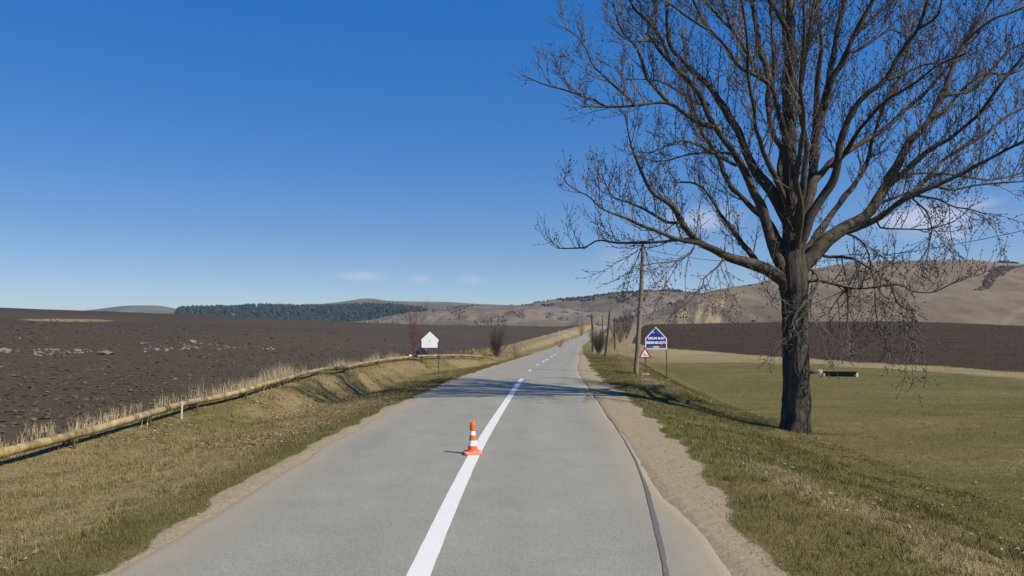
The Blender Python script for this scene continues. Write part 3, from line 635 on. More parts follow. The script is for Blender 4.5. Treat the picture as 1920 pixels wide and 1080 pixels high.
LIMBS = [  # (points, w0, w1, depth at start, depth at end)
 ([(1497, 465), (1506, 425), (1515, 370), (1527, 290), (1529, 250), (1538, 212), (1551, 162), (1567, 75), (1582, 0), (1600, -120), (1612, -240)], 26, 5, 0, 3.2),
 ([(1529, 250), (1533, 175), (1540, 100), (1531, 42), (1527, 0), (1518, -110), (1515, -200)], 13, 4, .8, -1.6),
 ([(1540, 205), (1556, 155), (1575, 120), (1600, 62), (1635, 0), (1690, -110), (1730, -190)], 16, 4, 1, -1.5),
 ([(1502, 455), (1516, 415), (1540, 377), (1562, 340), (1571, 297), (1577, 262), (1595, 215), (1620, 180), (1657, 150), (1680, 110), (1705, 72), (1717, 57), (1732, 12), (1752, -70), (1765, -150)], 22, 4, -.3, -2.8),
 ([(1717, 57), (1752, 32), (1764, 0), (1790, -70)], 8, 3, -2.4, -3.4),
 ([(1505, 500), (1520, 485), (1545, 460), (1580, 430), (1625, 400), (1660, 350), (1677, 315), (1703, 270), (1742, 225), (1765, 180), (1790, 125), (1806, 82), (1830, 50), (1852, 15), (1885, -60)], 30, 5, -.3, 1.8),
 ([(1742, 225), (1772, 205), (1802, 175), (1845, 137), (1885, 140), (1925, 128)], 10, 3, 1, 2.2),
 ([(1660, 350), (1690, 325), (1715, 303), (1752, 275), (1787, 258), (1835, 215), (1880, 150), (1930, 90)], 13, 4, .7, -1.2),
 ([(1580, 435), (1602, 430), (1650, 407), (1690, 375), (1740, 353), (1802, 328), (1852, 302), (1920, 267), (1990, 236)], 12, 5, 0, -2.4),
 ([(1690, 375), (1710, 360), (1735, 337), (1777, 297), (1830, 260), (1885, 222), (1940, 190)], 9, 4, -1, 1.2),
 ([(1672, 342), (1715, 327), (1752, 324), (1802, 331), (1865, 336), (1925, 322)], 6, 3, .8, 2.5),
 ([(1640, 390), (1652, 378), (1702, 364), (1747, 352), (1790, 356), (1827, 347), (1920, 340)], 7, 3, 0, 1.0),
 ([(1710, 366), (1740, 372), (1762, 374), (1785, 386), (1815, 390), (1850, 402)], 5, 2, -1, -2),
 ([(1520, 345), (1547, 315), (1580, 290), (1612, 267), (1655, 242), (1690, 212), (1730, 175), (1765, 135), (1800, 97), (1838, 60)], 14, 4, .3, 3.0),
 ([(1562, 310), (1590, 280), (1622, 232), (1665, 185), (1705, 160), (1740, 135), (1772, 117), (1812, 100)], 10, 3, -.9, -3.2),
 ([(1657, 150), (1690, 142), (1737, 120), (1782, 113), (1830, 98)], 6, 3, -1.8, -1),
 ([(1600, 95), (1630, 77), (1670, 57), (1700, 66), (1740, 74), (1765, 66)], 6, 2, 0, 1.5),
 ([(1600, 75), (1622, 48), (1650, 22), (1672, 0), (1710, -55)], 7, 3, 0, 1.0),
 ([(1490, 440), (1498, 380), (1506, 320), (1512, 265), (1500, 200), (1508, 120), (1520, 60), (1533, -20), (1550, -130)], 15, 4, .2, -3.8),
 ([(1484, 150), (1497, 110), (1510, 80), (1524, 40), (1546, -20), (1570, -120)], 9, 3, 0, 2.8),
 # left side
 ([(1471, 512), (1457, 480), (1442, 440), (1430, 400), (1415, 365), (1395, 325), (1375, 292), (1352, 250), (1330, 220), (1312, 182), (1297, 155), (1262, 120), (1245, 82), (1220, 50), (1205, 30), (1185, 8), (1160, -60)], 24, 4, 0, -1.6),
 ([(1472, 405), (1445, 360), (1420, 325), (1397, 285), (1388, 255), (1370, 220), (1350, 190), (1325, 157), (1305, 140), (1275, 110), (1255, 87), (1248, 50), (1252, 0), (1256, -90)], 22, 5, 0, 2.6),
 ([(1477, 275), (1466, 228), (1457, 205), (1445, 162), (1425, 145), (1392, 125), (1365, 95), (1330, 55), (1300, 0), (1275, -70)], 15, 4, .1, -2.4),
 ([(1330, 55), (1287, 35), (1252, 8), (1215, -20)], 6, 3, -1.7, -2.8),
 ([(1449, 165), (1438, 130), (1427, 95), (1415, 30), (1409, 0), (1398, -110), (1402, -220)], 14, 4, -.3, 2.6),
 ([(1425, 145), (1415, 130), (1390, 80), (1372, 52), (1340, 20), (1315, 0), (1285, -50)], 9, 3, -.6, .8),
 ([(1372, 52), (1357, 0), (1345, -80)], 6, 3, 0, 1.0),
 ([(1475, 300), (1452, 255), (1440, 190), (1452, 110), (1447, 40), (1440, -60), (1442, -170)], 12, 4, .1, 4.2),
 ([(1472, 528), (1450, 515), (1432, 505), (1395, 492), (1360, 482), (1332, 467), (1302, 447), (1280, 415), (1265, 390), (1245, 375), (1225, 365), (1210, 342), (1197, 310), (1185, 280), (1179, 255), (1172, 215)], 26, 3, 0, -2.0),
 ([(1317, 457), (1270, 447), (1240, 435), (1202, 425), (1170, 410), (1145, 400), (1120, 387), (1102, 370), (1070, 350), (1058, 338)], 9, 2, -1, -3),
 ([(1300, 447), (1265, 450), (1230, 452), (1190, 453), (1160, 455), (1125, 451), (1100, 460), (1070, 464), (1050, 465), (1034, 452)], 7, 2, -1, .8),
 ([(1280, 415), (1252, 415), (1232, 405), (1207, 390), (1180, 380), (1152, 367), (1140, 352), (1128, 325)], 7, 2, -1.3, .4),
 ([(1425, 502), (1405, 475), (1390, 460), (1375, 430), (1352, 405), (1330, 370), (1320, 355), (1302, 342), (1270, 342)], 12, 3, -.3, 1.8),
 ([(1357, 485), (1340, 505), (1320, 517), (1316, 530), (1309, 546)], 5, 2, -.7, -1.2),
 ([(1372, 289), (1320, 287), (1285, 290), (1255, 299), (1220, 302)], 6, 2, -.8, .6),
 ([(1380, 310), (1332, 287), (1285, 267), (1240, 277), (1200, 297)], 7, 2, -.8, -2.4),
 ([(1342, 240), (1312, 230), (1280, 212), (1252, 192), (1220, 192), (1190, 197), (1135, 200), (1092, 200)], 11, 3, -1, -2.2),
 ([(1190, 197), (1165, 172), (1135, 142), (1112, 117), (1102, 95), (1080, 65), (1058, 52)], 6, 2, -1.9, -3.0),
 ([(1135, 200), (1105, 185), (1085, 177), (1055, 165), (1017, 157), (990, 146)], 5, 2, -2, -1.2),
 ([(1252, 192), (1230, 162), (1212, 142), (1205, 117), (1192, 90), (1175, 72), (1165, 50), (1150, 0), (1140, -50)], 8, 3, -1.6, .8),
 ([(1312, 182), (1330, 200), (1300, 190), (1270, 168), (1240, 152), (1200, 148), (1170, 150)], 6, 2, -1.2, .5),
 ([(1262, 120), (1235, 95), (1215, 60), (1228, 10), (1222, -50)], 6, 3, -1.3, -.4),
 ([(1245, 82), (1218, 76), (1190, 77), (1165, 68), (1145, 45)], 5, 2, -1.4, -2.6),
 # low drooping side branches
 ([(1508, 530), (1530, 528), (1550, 531), (1586, 540), (1611, 543), (1636, 540), (1667, 533), (1692, 533), (1705, 542), (1739, 547), (1764, 542), (1811, 518)], 6, 2, -.3, -2.4),
 ([(1586, 540), (1590, 585), (1588, 610), (1590, 634)], 4, 2, -1, -1.2),
 ([(1583, 543), (1564, 568), (1552, 590)], 3, 1.5, -1, -.4),
 ([(1667, 535), (1683, 571), (1711, 582), (1712, 607), (1705, 632), (1739, 645)], 3.5, 1.5, -1.5, -2.2),
 ([(1547, 480), (1590, 485), (1612, 493), (1640, 510), (1662, 530), (1700, 565), (1712, 580)], 6, 1.5, -.2, 1.8),
 ([(1520, 505), (1535, 520), (1522, 560), (1518, 600), (1512, 620)], 4, 1.5, -.6, -1.6),
 ([(1580, 432), (1612, 450), (1625, 470), (1632, 500), (1640, 540), (1646, 600), (1650, 632)], 4, 1.5, .2, -1.2),
 ([(1648, 408), (1650, 425), (1700, 431), (1745, 432), (1790, 415)], 4, 2, -.2, -1.6),
 ([(1712, 372), (1735, 395), (1745, 425), (1740, 455), (1723, 490)], 4, 1.5, -1, -.4),
 ([(1300, 470), (1285, 478), (1262, 492), (1240, 490), (1215, 496)], 3, 1.5, -1, -2),
 ([(1205, 453), (1196, 470), (1189, 500), (1178, 520)], 3, 1.5, .2, .6),
 ([(1455, 560), (1440, 545), (1428, 530)], 3, 1.5, -.4, -1.0),
 # limbs reaching towards and away from the road
 ([(1480, 430), (1470, 380), (1462, 330), (1470, 250), (1468, 170), (1472, 80), (1466, -40), (1460, -160)], 17, 4, .3, 6.0),
 ([(1492, 470), (1500, 410), (1496, 340), (1505, 250), (1500, 160), (1506, 60), (1498, -80)], 16, 4, -.2, -5.5),
 ([(1495, 500), (1530, 440), (1560, 400), (1600, 350), (1630, 290), (1650, 220), (1690, 130), (1720, 20)], 16, 4, .4, 5.5),
 ([(1478, 480), (1440, 420), (1410, 390), (1370, 350), (1350, 300), (1310, 240), (1290, 170), (1280, 60)], 15, 4, .5, 5.2),
 ([(1482, 400), (1455, 340), (1440, 300), (1420, 240), (1405, 160), (1400, 80), (1385, -40)], 13, 4, -.3, -4.6),
 ([(1481, 60), (1440, 0), (1400, -80), (1350, -150)], 9, 3, 0, -2), ([(1480, 20), (1520, -60), (1580, -150), (1640, -230)], 9, 3, 0, 2),
 ([(1480, -60), (1450, -140), (1420, -230), (1400, -300)], 7, 3, 0, 2), ([(1481, -100), (1510, -190), (1530, -290)], 6, 3, 0, -2),
 ([(1635, 0), (1680, -60), (1760, -120), (1830, -170)], 7, 3, 0, 1.5), ([(1300, 0), (1240, -60), (1190, -130)], 6, 3, -2, -1), ([(1582, 0), (1640, -90), (1690, -200)], 7, 3, 1.5, 3), ([(1410, 0), (1360, -80), (1310, -170)], 7, 3, 1.5, 3.2),
 ([(1806, 82), (1860, 40), (1930, 10), (2000, -40)], 7, 3, 1.3, 0), ([(1765, 180), (1830, 160), (1900, 90), (1980, 60)], 7, 3, 1.3, 3),
]
UPV = np.array([0, 0, 1.0]); SHORT = 1.0
def unit(v): return v/(np.linalg.norm(v)+1e-9)
def shoot(p, d, L, r0, r1, nseg, up, wob):
    P = [p]; d = unit(d)
    for i in range(nseg):
        d = unit(d+UPV*up+np.array([random.gauss(0, wob), random.gauss(0, wob), random.gauss(0, wob)])); P.append(P[-1]+d*(L/nseg))
    return np.array(P), np.linspace(r0, r1, nseg+1)
def foliage(Q, r, mbB, mbT, buds, dens=1.0, t0=.22, droop=False, bud=True):
    """side shoots, twigs and buds along a limb"""
    n = len(Q); L = np.r_[0, np.cumsum(np.linalg.norm(np.diff(Q, axis=0), axis=1))]; tot = L[-1]; s = tot*t0*random.uniform(.6, 1.2)
    def twig(p, d, l, rr):
        T, tr = shoot(p, d, l, rr, .0042, 3, -.02 if droop else .16, .16); mbT.tube(T, tr, 3, False)
        if bud:
            k = max(2, int(l/.11))
            for q in range(k):
                f = (q+random.random())/k*2.999; i = int(f); b = T[i]+(T[i+1]-T[i])*(f-i); buds.append((b, unit(unit(T[i+1]-T[i])+np.array([random.gauss(0, .5) for _ in range(3)]))))
            buds.append((T[-1], unit(T[-1]-T[-2])))
    while s < tot:
        i = min(n-2, int(np.searchsorted(L, s))-1); i = max(i, 0); f = (s-L[i])/max(L[i+1]-L[i], 1e-6); p = Q[i]+(Q[i+1]-Q[i])*f; tan = unit(Q[i+1]-Q[i])
        side = unit(np.cross(tan, np.array([random.gauss(0, 1), random.gauss(0, 1), random.gauss(0, 1)])))
        rest = 1-s/tot; l = random.uniform(.6, 2.5)*(.50+.6*min(1, rest+.25))*SHORT; rb = min(r[i]*.6, random.uniform(.011, .022))
        d = tan*.55+side*.75+UPV*(.42 if not droop else -.55)
        B, br = shoot(p, d, l, rb, .0065, 6, .14 if not droop else -.06, .11); mbB.tube(B, br, 4, False)
        k = int(l/.19*dens)
        for q in range(k):
            g = random.random()**.7*5.999; j = int(g); b = B[j]+(B[j+1]-B[j])*(g-j); td = unit(B[j+1]-B[j])
            sd = unit(np.cross(td, np.array([random.gauss(0, 1), random.gauss(0, 1), random.gauss(0, 1)])))
            twig(b, td*.6+sd*.8+UPV*(.2 if not droop else -.3), random.uniform(.14, .58), .0072)
        twig(B[-1], B[-1]-B[-2], random.uniform(.2, .5), .0065)
        s += random.uniform(.18, .50)/dens
    for _ in range(3): twig(Q[-1], Q[-1]-Q[-2]+np.array([random.gauss(0, .15) for _ in range(3)]), random.uniform(.3, .7), .005)
def bud_mesh(buds):
    P = np.array([b[0] for b in buds]); Dv = np.array([b[1] for b in buds]); n = len(P)
    A = np.cross(Dv, np.array([.3, .5, .81])); A /= np.linalg.norm(A, axis=1)[:, None]+1e-9; B = np.cross(Dv, A)
    l = rng.uniform(.040, .095, n)[:, None]; w_ = rng.uniform(.013, .023, n)[:, None]
    V = np.stack([P, P+Dv*l*.45+A*w_, P+Dv*l*.45-.5*A*w_+.87*B*w_, P+Dv*l*.45-.5*A*w_-.87*B*w_, P+Dv*l], 1).reshape(-1, 3)
    f = np.array([(0, 2, 1), (0, 3, 2), (0, 1, 3), (4, 1, 2), (4, 2, 3), (4, 3, 1)]); return V, (f[None]+(np.arange(n)*5)[:, None, None]).reshape(-1, 3)
def put_limb(Q, r, parent, base, dens=1.0, t0=.22, droop=False, sides=10, name='branch', bmat='branch', bud=True):
    b = MB(); b.tube(Q, r, sides); mT = MB(); buds = []; mS = MB()
    foliage(Q, r, mS, mT, buds, dens, t0, droop, bud)
    o = mesh_obj(name, np.concatenate(b.V)-base, [np.concatenate(f) for f in b.F.values()], M[bmat], parent, smooth_sh=True)
    V = np.concatenate(mS.V+mT.V); nS = sum(len(v) for v in mS.V)
    Fq = np.concatenate(mS.F[4]+[f+nS for f in mT.F[4]])
    tag(mesh_obj('twigs', V-base, Fq, M['twig'], o), kind='stuff')
    if buds:
        V, f = bud_mesh(buds); tag(mesh_obj('buds', V-base, f, M['bud'], o), kind='stuff')
    return o
built = [TQ[:, :3]]
for (pts, w0, w1, d0, d1) in LIMBS:
    # start inside the limb it grows from
    A = np.concatenate(built); ax_, ay_, _ = project(A); i = int(np.argmin((ax_-pts[0][0])**2+(ay_-pts[0][1])**2)); d0 = float(A[i, 1]-TD)
    if abs(pts[0][0]-1487) < 24 and pts[0][1] > 240: pts = [(1487-(1487-pts[0][0])*.35, pts[0][1]+22)]+pts; d0 = 0.0
    else: pts = [(float(ax_[i]), float(ay_[i]))]+(pts if math.dist(pts[0], (ax_[i], ay_[i])) > 4 else pts[1:])
    Q, r = px_path(pts, d0, d1, w0, w1, wig=.07); built.append(Q)
    droop = pts[-1][1] > pts[0][1]+30
    SHORT = .72 if pts[-1][0] < 1200 else 1.0
    put_limb(Q, r, tree, tb, 1.36, .30 if w0 > 12 else .08, droop, 10 if w0 > 8 else 6)
top = TQ[95:, :]; put_limb(top[:, :3], top[:, 3]*.9, tree, tb, 1.0, .05, False, 8)
# short shoots on the lower stem
mT = MB(); mB = MB(); bd = []
st = TQ[(TQ[:, 2] > tb[2]+5.2) & (TQ[:, 2] < tb[2]+9.0)]
foliage(st[:, :3], st[:, 3]*.2, mB, mT, bd, .9, .02, False)
V = np.concatenate(mB.V+mT.V); nS = sum(len(v) for v in mB.V)
tag(mesh_obj('stem_shoots', V-tb, np.concatenate(mB.F[4]+[f+nS for f in mT.F[4]]), M['twig'], tree), kind='stuff')
print('TREE twigs done')

# ------------------------------------------------------------------ bare shrubs and saplings
def shrub(name, base, h, spread, stems, label, cat, mat='shrub', r0=.02, group=None, dens=.6):
    root = tag(empty(name, tuple(base)), label, cat, group); ms = MB(); mt = MB(); bd = []
    for i in range(stems):
        a = random.random()*6.283; k = random.random()**.7; d = np.array([math.cos(a)*spread*k, math.sin(a)*spread*k, 1.0])
        L = h*random.uniform(.65, 1.05); p = np.array([math.cos(a), math.sin(a), 0])*.12*spread*random.random()
        Q, r = shoot(p-np.array([0, 0, .08]), d, L, r0*random.uniform(.6, 1), .005, 8, .08, .10); ms.tube(Q, r, 5, False)
        k_ = max(4, int(L/.16*dens))
        for q in range(k_):
            g = random.uniform(.2, 1)*7.999; j = int(g); b = Q[j]+(Q[j+1]-Q[j])*(g-j)
            T, tr = shoot(b, (Q[j+1]-Q[j])/L*8*.7+np.array([random.gauss(0, .5), random.gauss(0, .5), random.uniform(0, .5)]), random.uniform(.15, .32)*h*.75, max(.004, r0*.3), .003, 4, .06, .16); mt.tube(T, tr, 3, False)
            for _ in range(2):
                jj = random.randint(1, 3); T2, tr2 = shoot(T[jj], T[jj+1]-T[jj]+np.array([random.gauss(0, .03) for _ in range(3)])*h*.4, random.uniform(.06, .16)*h, .004, .003, 2, .05, .2); mt.tube(T2, tr2, 3, False)
    ms.build('stems', M[mat], root); tag(mt.build('twigs', M[mat], root), kind='stuff'); return root
M['shrub'] = plain('shrub twig', (.105, .075, .062), .9, .3, 12); M['redshrub'] = plain('reddish twig', (.155, .080, .070), .9, .3, 12); M['greyshrub'] = plain('grey twig', (.115, .100, .078), .9, .3, 12)
def at_ground(px, D):
    x = (px-960)/F*D*.998; return np.array([x, D, ground(x, D)])
shrub('bare_shrub', at_ground(931, 78), 3.0, .75, 44, 'dense reddish-brown leafless bush at the end of the yellow pipe', 'bush', 'shrub', .025, dens=1.1)
shrub('bare_shrub', at_ground(968, 84), 2.0, .8, 14, 'smaller brown leafless bush right of the dense one by the pipe end', 'bush', 'shrub', .02)
shrub('bare_sapling', at_ground(778, 68), 4.6, .42, 10, 'thin reddish leafless sapling behind the blank white sign', 'tree', 'redshrub', .022, dens=.9)
shrub('bare_shrub', at_ground(1122, 100), 3.4, .62, 60, 'grey leafless bush between the two leaning brown poles', 'bush', 'greyshrub', .028, dens=1.1)
shrub('bare_shrub', at_ground(1050, 165), 3.0, .9, 14, 'reddish leafless bush on the left roadside bank far ahead', 'bush', 'redshrub', .03)
shrub('bare_shrub', at_ground(1091, 290), 6.0, .5, 14, 'dark leafless roadside tree left of the far road rise', 'tree', 'shrub', .05)
for px, D, h, lb in [(1162, 190, 7.0, 'leafless tree on the tan bank nearest the short dark pole'), (1175, 215, 8.5, 'tall leafless tree on the tan bank behind the utility pole'), (1150, 250, 6.5, 'leafless tree beside the far road on the right, leftmost of three')]:
    shrub('roadside_tree', at_ground(px, D), h, .55, 16, lb, 'tree', 'greyshrub', .05, 'leafless trees on the tan bank', .9)

# ------------------------------------------------------------------ pipe on the left bank
mid = PIPE[len(PIPE)//2]; L_ = np.r_[0, np.cumsum(np.linalg.norm(np.diff(PIPE, axis=0), axis=1))]
PQ = catmull(PIPE, 180); s_ = np.linspace(0, 1, 180)
PQ[:, 2] += .05*(fbm(s_*22, s_*0, 2, 4)-.5)
pipe = tag(empty('gas_pipe', (PQ[40][0], PQ[40][1], ground(PQ[40][0], PQ[40][1]))), 'long weathered yellow pipe running along the left bank beside the ploughed field', 'pipe')
pb = np.array(pipe.location)
mesh_obj('tube', tube(PQ-pb, .083, 14)[0], tube(PQ-pb, .083, 14)[1], M['pipe'], pipe, smooth_sh=True)
lg = np.r_[0, np.cumsum(np.linalg.norm(np.diff(PQ, axis=0), axis=1))]
def pipe_at(s):
    return np.array([np.interp(s, lg, PQ[:, k]) for k in range(3)])
s = 3.0; i = 0
while s < lg[-1]:
    a, b = pipe_at(s), pipe_at(s+.11); mesh_obj('collar', *[x for x in tube([a-pb, b-pb], .093, 14)], M['rust' if i % 3 == 1 else 'pipe'], pipe); s += 5.6+1.2*random.random(); i += 1
s = 1.2; i = 0
while s < lg[-1]:
    a = pipe_at(s); g = ground(a[0], a[1]); b = MB()
    t_ = unit(pipe_at(s+.1)-pipe_at(s)); nrm = np.array([t_[1], -t_[0], 0]); f0 = a-pb+nrm*.13; f0[2] = g-.30-pb[2]; f1 = a-pb+nrm*.09; f1[2] = a[2]-pb[2]+.07
    f2 = a-pb-nrm*.16; f2[2] = g-.25-pb[2]; f3 = a-pb-nrm*.09; f3[2] = a[2]-pb[2]-.02
    f1[2] -= .13; b.tube([f0, f1], .03, 6); b.tube([f2, f3], .022, 6); b.tube([a-pb-nrm*.16+[0, 0, -.10], a-pb+nrm*.16+[0, 0, -.10]], .022, 6)
    b.build('support', M['rust'], pipe); s += 3.0+.9*random.random(); i += 1
a = pipe_at(np.interp(at_z(359, 765, .2)[1], PQ[:, 1], lg)); x, y = a[0]+.22, a[1]-.16
mk = tag(MB().tube([(0, 0, -.25), (.01, 0, .30), (.0, .0, .46)], [.03, .028, .024], 8).build('marker_stake', M['concrete']), 'short pale wooden stake standing against the yellow pipe', 'stake'); mk.location = (x, y, ground(x, y))

# ------------------------------------------------------------------ cone
cp = at_z(886, 853, 0.0); cu_ = cp[0]-cx(cp[1]); cz = float(road_z(cu_, cp[1]))+.009
cone = tag(empty('traffic_cone', (cp[0], cp[1], cz), R(8)), 'orange traffic cone with two white bands standing on the centre line', 'traffic cone')
b = MB(); s2 = .155
oct_ = [(-s2, -s2*.8), (-s2*.8, -s2), (s2*.8, -s2), (s2, -s2*.8), (s2, s2*.8), (s2*.8, s2), (-s2*.8, s2), (-s2, s2*.8)]
V = [(x, y, z) for z, k in ((0, 1), (.028, 1), (.042, .9)) for x, y in [(p[0]*k, p[1]*k) for p in oct_]]
b.add(V, [np.array([[i*8+j, i*8+(j+1) % 8, (i+1)*8+(j+1) % 8, (i+1)*8+j] for i in range(2) for j in range(8)]), np.array([list(range(8))[::-1], list(range(16, 24))])])
b.build('base_plate', M['pink'], cone)
def band(nm, z0, z1, r0, r1, mat): MB().lathe([(r0, z0), (r0+(r1-r0)*.5, (z0+z1)/2), (r1, z1)], 28).build(nm, M[mat], cone, smooth_sh=False)
MB().lathe([(.105, .040), (.098, .055), (.083, .07), (.076, .138)], 28).build('cone_body', M['orange'], cone, smooth_sh=False)
band('white_band', .138, .225, .0775, .064, 'refl'); band('orange_band', .225, .315, .0625, .050, 'orange'); band('white_band', .315, .395, .0515, .042, 'refl')
MB().lathe([(.050, .393), (.051, .41), (.047, .48), (.043, .525), (.034, .540), (.016, .545)], 24).build('cap', M['orange'], cone, smooth_sh=True)

# ------------------------------------------------------------------ signs
def flat_text(name, txt, size, mat, parent, loc, bold=.0, sx=1.0):
    cu = bpy.data.curves.new(name, 'FONT'); cu.body = txt; cu.size = size; cu.align_x = 'CENTER'; cu.align_y = 'CENTER'; cu.extrude = .002; cu.offset = bold; cu.resolution_u = 3
    o = bpy.data.objects.new(name, cu); COL.objects.link(o)
    me = bpy.data.meshes.new_from_object(o.evaluated_get(bpy.context.evaluated_depsgraph_get())); bpy.data.objects.remove(o); bpy.data.curves.remove(cu)
    me.materials.clear(); me.materials.append(mat); o = bpy.data.objects.new(name, me); COL.objects.link(o); o.parent = parent; o.location = loc; o.rotation_euler = (math.pi/2, 0, 0); o.scale = (sx, 1, 1); return o
def house(w_, h1, h2, z): return [(-w_/2, z), (w_/2, z), (w_/2, z+h1), (0, z+h2), (-w_/2, z+h1)]
def inset(poly, d):
    c = np.mean(poly, 0); P = np.array(poly, float); n = len(P); out_ = []
    for i in range(n):
        p0, p1, p2 = P[i-1], P[i], P[(i+1) % n]; e1 = unit(p1-p0); e2 = unit(p2-p1); n1 = np.array([-e1[1], e1[0]]); n2 = np.array([-e2[1], e2[0]]); bis = unit(n1+n2); out_.append(p1+bis*d/max(.3, bis @ n1))
    return [tuple(p) for p in out_]
def ring(poly, d, y0, y1, mb):
    q = inset(poly, d); n = len(poly)
    for i in range(n): j = (i+1) % n; mb.prism([poly[i], poly[j], q[j], q[i]], y0, y1)
# blue sign
def star(c, r, y, mb, k=5):
    pts = [(c[0]+(r if i % 2 == 0 else r*.4)*math.sin(i*math.pi/k), c[1]+(r if i % 2 == 0 else r*.4)*math.cos(i*math.pi/k)) for i in range(2*k)][::-1]
    mb.prism(pts, y-.002, y+.001)
bp = hit(1231, 707); bz = bp[2]
sg = tag(empty('welcome_sign', (bp[0], bp[1], bz), R(-3)), 'blue house-shaped town sign with white border on two thin posts', 'road sign')
k_ = bp[1]/F; W = 40.5*k_; zb = at_y(1231, 655, bp[1])[2]-bz; zs = at_y(1231, 634.5, bp[1])[2]-bz; za = at_y(1231, 612.5, bp[1])[2]-bz
hs_ = house(W, zs-zb, za-zb, zb)
MB().prism(hs_, 0, .03).build('panel', M['blue'], sg)
m_ = MB(); ring(inset(hs_, .004), .055, -.006, -.001, m_); m_.build('border', M['refl'], sg)
flat_text('lettering', 'DRUM BUN', .185, M['refl'], sg, (0, -.006, zb+(zs-zb)*1.0), .010, 1.02)
flat_text('town_name', 'BESINEUȘTI', .200, M['refl'], sg, (0, -.006, zb+(zs-zb)*.60), .010, 1.10)
for i, mt_ in enumerate(('flagblue', 'signyellow', 'flagred')):
    MB().prism([(-W*.40+W*.80*i/3, zb+.10), (-W*.40+W*.80*(i+1)/3-.004, zb+.10), (-W*.40+W*.80*(i+1)/3-.004, zb+.19), (-W*.40+W*.80*i/3, zb+.19)], -.006, -.001).build('flag_stripe', M[mt_], sg)
m_ = MB()
for i in range(12): star((.12+.085*math.cos(i*math.pi/6), za-.33+.085*math.sin(i*math.pi/6)), .018, -.003, m_)
m_.build('star_circle', plain('pale violet', (.38, .33, .50), .5), sg)
MB().prism([(-.14+.05*math.cos(a), za-.36+.05*math.sin(a)) for a in np.linspace(0, 2*math.pi, 14, endpoint=False)], -.006, -.001).build('emblem', plain('pale blue', (.42, .52, .80), .5), sg)
for sx in (-1, 1):
    x = sx*(W/2-.03); gz = ground(bp[0]+x, bp[1])-bz; MB().tube([(x, .055, gz-.3), (x, .055, zs+.02)], .024, 8).build('post', M['darkmetal'], sg)
    MB().box(x-.16, x+.16, -.10, .20, gz-.2, gz+.035).build('footing', M['concrete'], sg)
# deer warning sign
dp = hit(1210, 703.5, 20); dp[1] -= .0; k_ = dp[1]/F
ds = tag(empty('warning_sign', tuple(dp), R(-2)), 'red and white triangular warning sign with a leaping deer', 'road sign')
zb2 = at_y(1210, 671.5, dp[1])[2]-dp[2]; W2 = 24.5*k_*1.02; ht = W2*.866
tri = [(-W2/2, zb2), (W2/2, zb2), (0, zb2+ht)]
MB().prism(tri, 0, .02).build('panel', M['refl'], ds)
m_ = MB(); ring(tri, .075, -.006, -.001, m_); m_.build('red_border', M['signred'], ds)
deer = [(-.155, .015), (-.12, .02), (-.06, .045), (.02, .04), (.07, .02), (.13, -.035), (.145, -.02), (.095, .04), (.07, .075), (.03, .082), (-.03, .088), (-.055, .115), (-.06, .15), (-.045, .18), (-.075, .165), (-.08, .185), (-.095, .15), (-.12, .135), (-.115, .12), (-.085, .115), (-.085, .085), (-.09, .06), (-.15, .035)]
MB().prism([(x*.82+.01, z*.82+zb2+.13) for x, z in deer], -.006, -.001).build('deer_symbol', M['black'], ds)
MB().tube([(0, .045, -.3), (0, .045, zb2+ht*.8)], .027, 8).build('post', M['steel'], ds)
MB().box(-.22, .22, -.12, .2, -.2, .05).build('footing', M['concrete'], ds)
# blank back of the sign on the left
wp = hit(806, 694, 20); k_ = wp[1]/F
ws = tag(empty('sign_back', tuple(wp), R(4)), 'blank white house-shaped sign back on thin dark posts by the ditch', 'road sign')
W3 = 32.5*k_; f_ = lambda py: at_y(806, py, wp[1])[2]-wp[2]
h3 = house(W3, f_(636.5)-f_(652), f_(621)-f_(652), f_(652))
MB().prism(h3, 0, .02).build('panel', M['white'], ws)
m_ = MB(); ring(inset(h3, -.03), .028, -.012, .03, m_); m_.build('frame', M['darkmetal'], ws)
MB().prism([(-.10, f_(639.6)), (-.02, f_(640)), (.05, f_(639.4)), (-.02, f_(638.8)), (-.06, f_(638.2))], -.005, -.001).build('dark_spot', M['black'], ws)
for sx in (-1, 1):
    x = sx*(W3/2+.0); gz = ground(wp[0]+x, wp[1])-wp[2]; MB().tube([(x, -.035, gz-.3), (x, -.035, f_(640))], .022, 8).build('post', M['darkmetal'], ws)
MB().tube([(-W3/2, -.035, .20), (W3/2, -.035, .16)], .018, 8).build('bottom_rail', M['darkmetal'], ws)

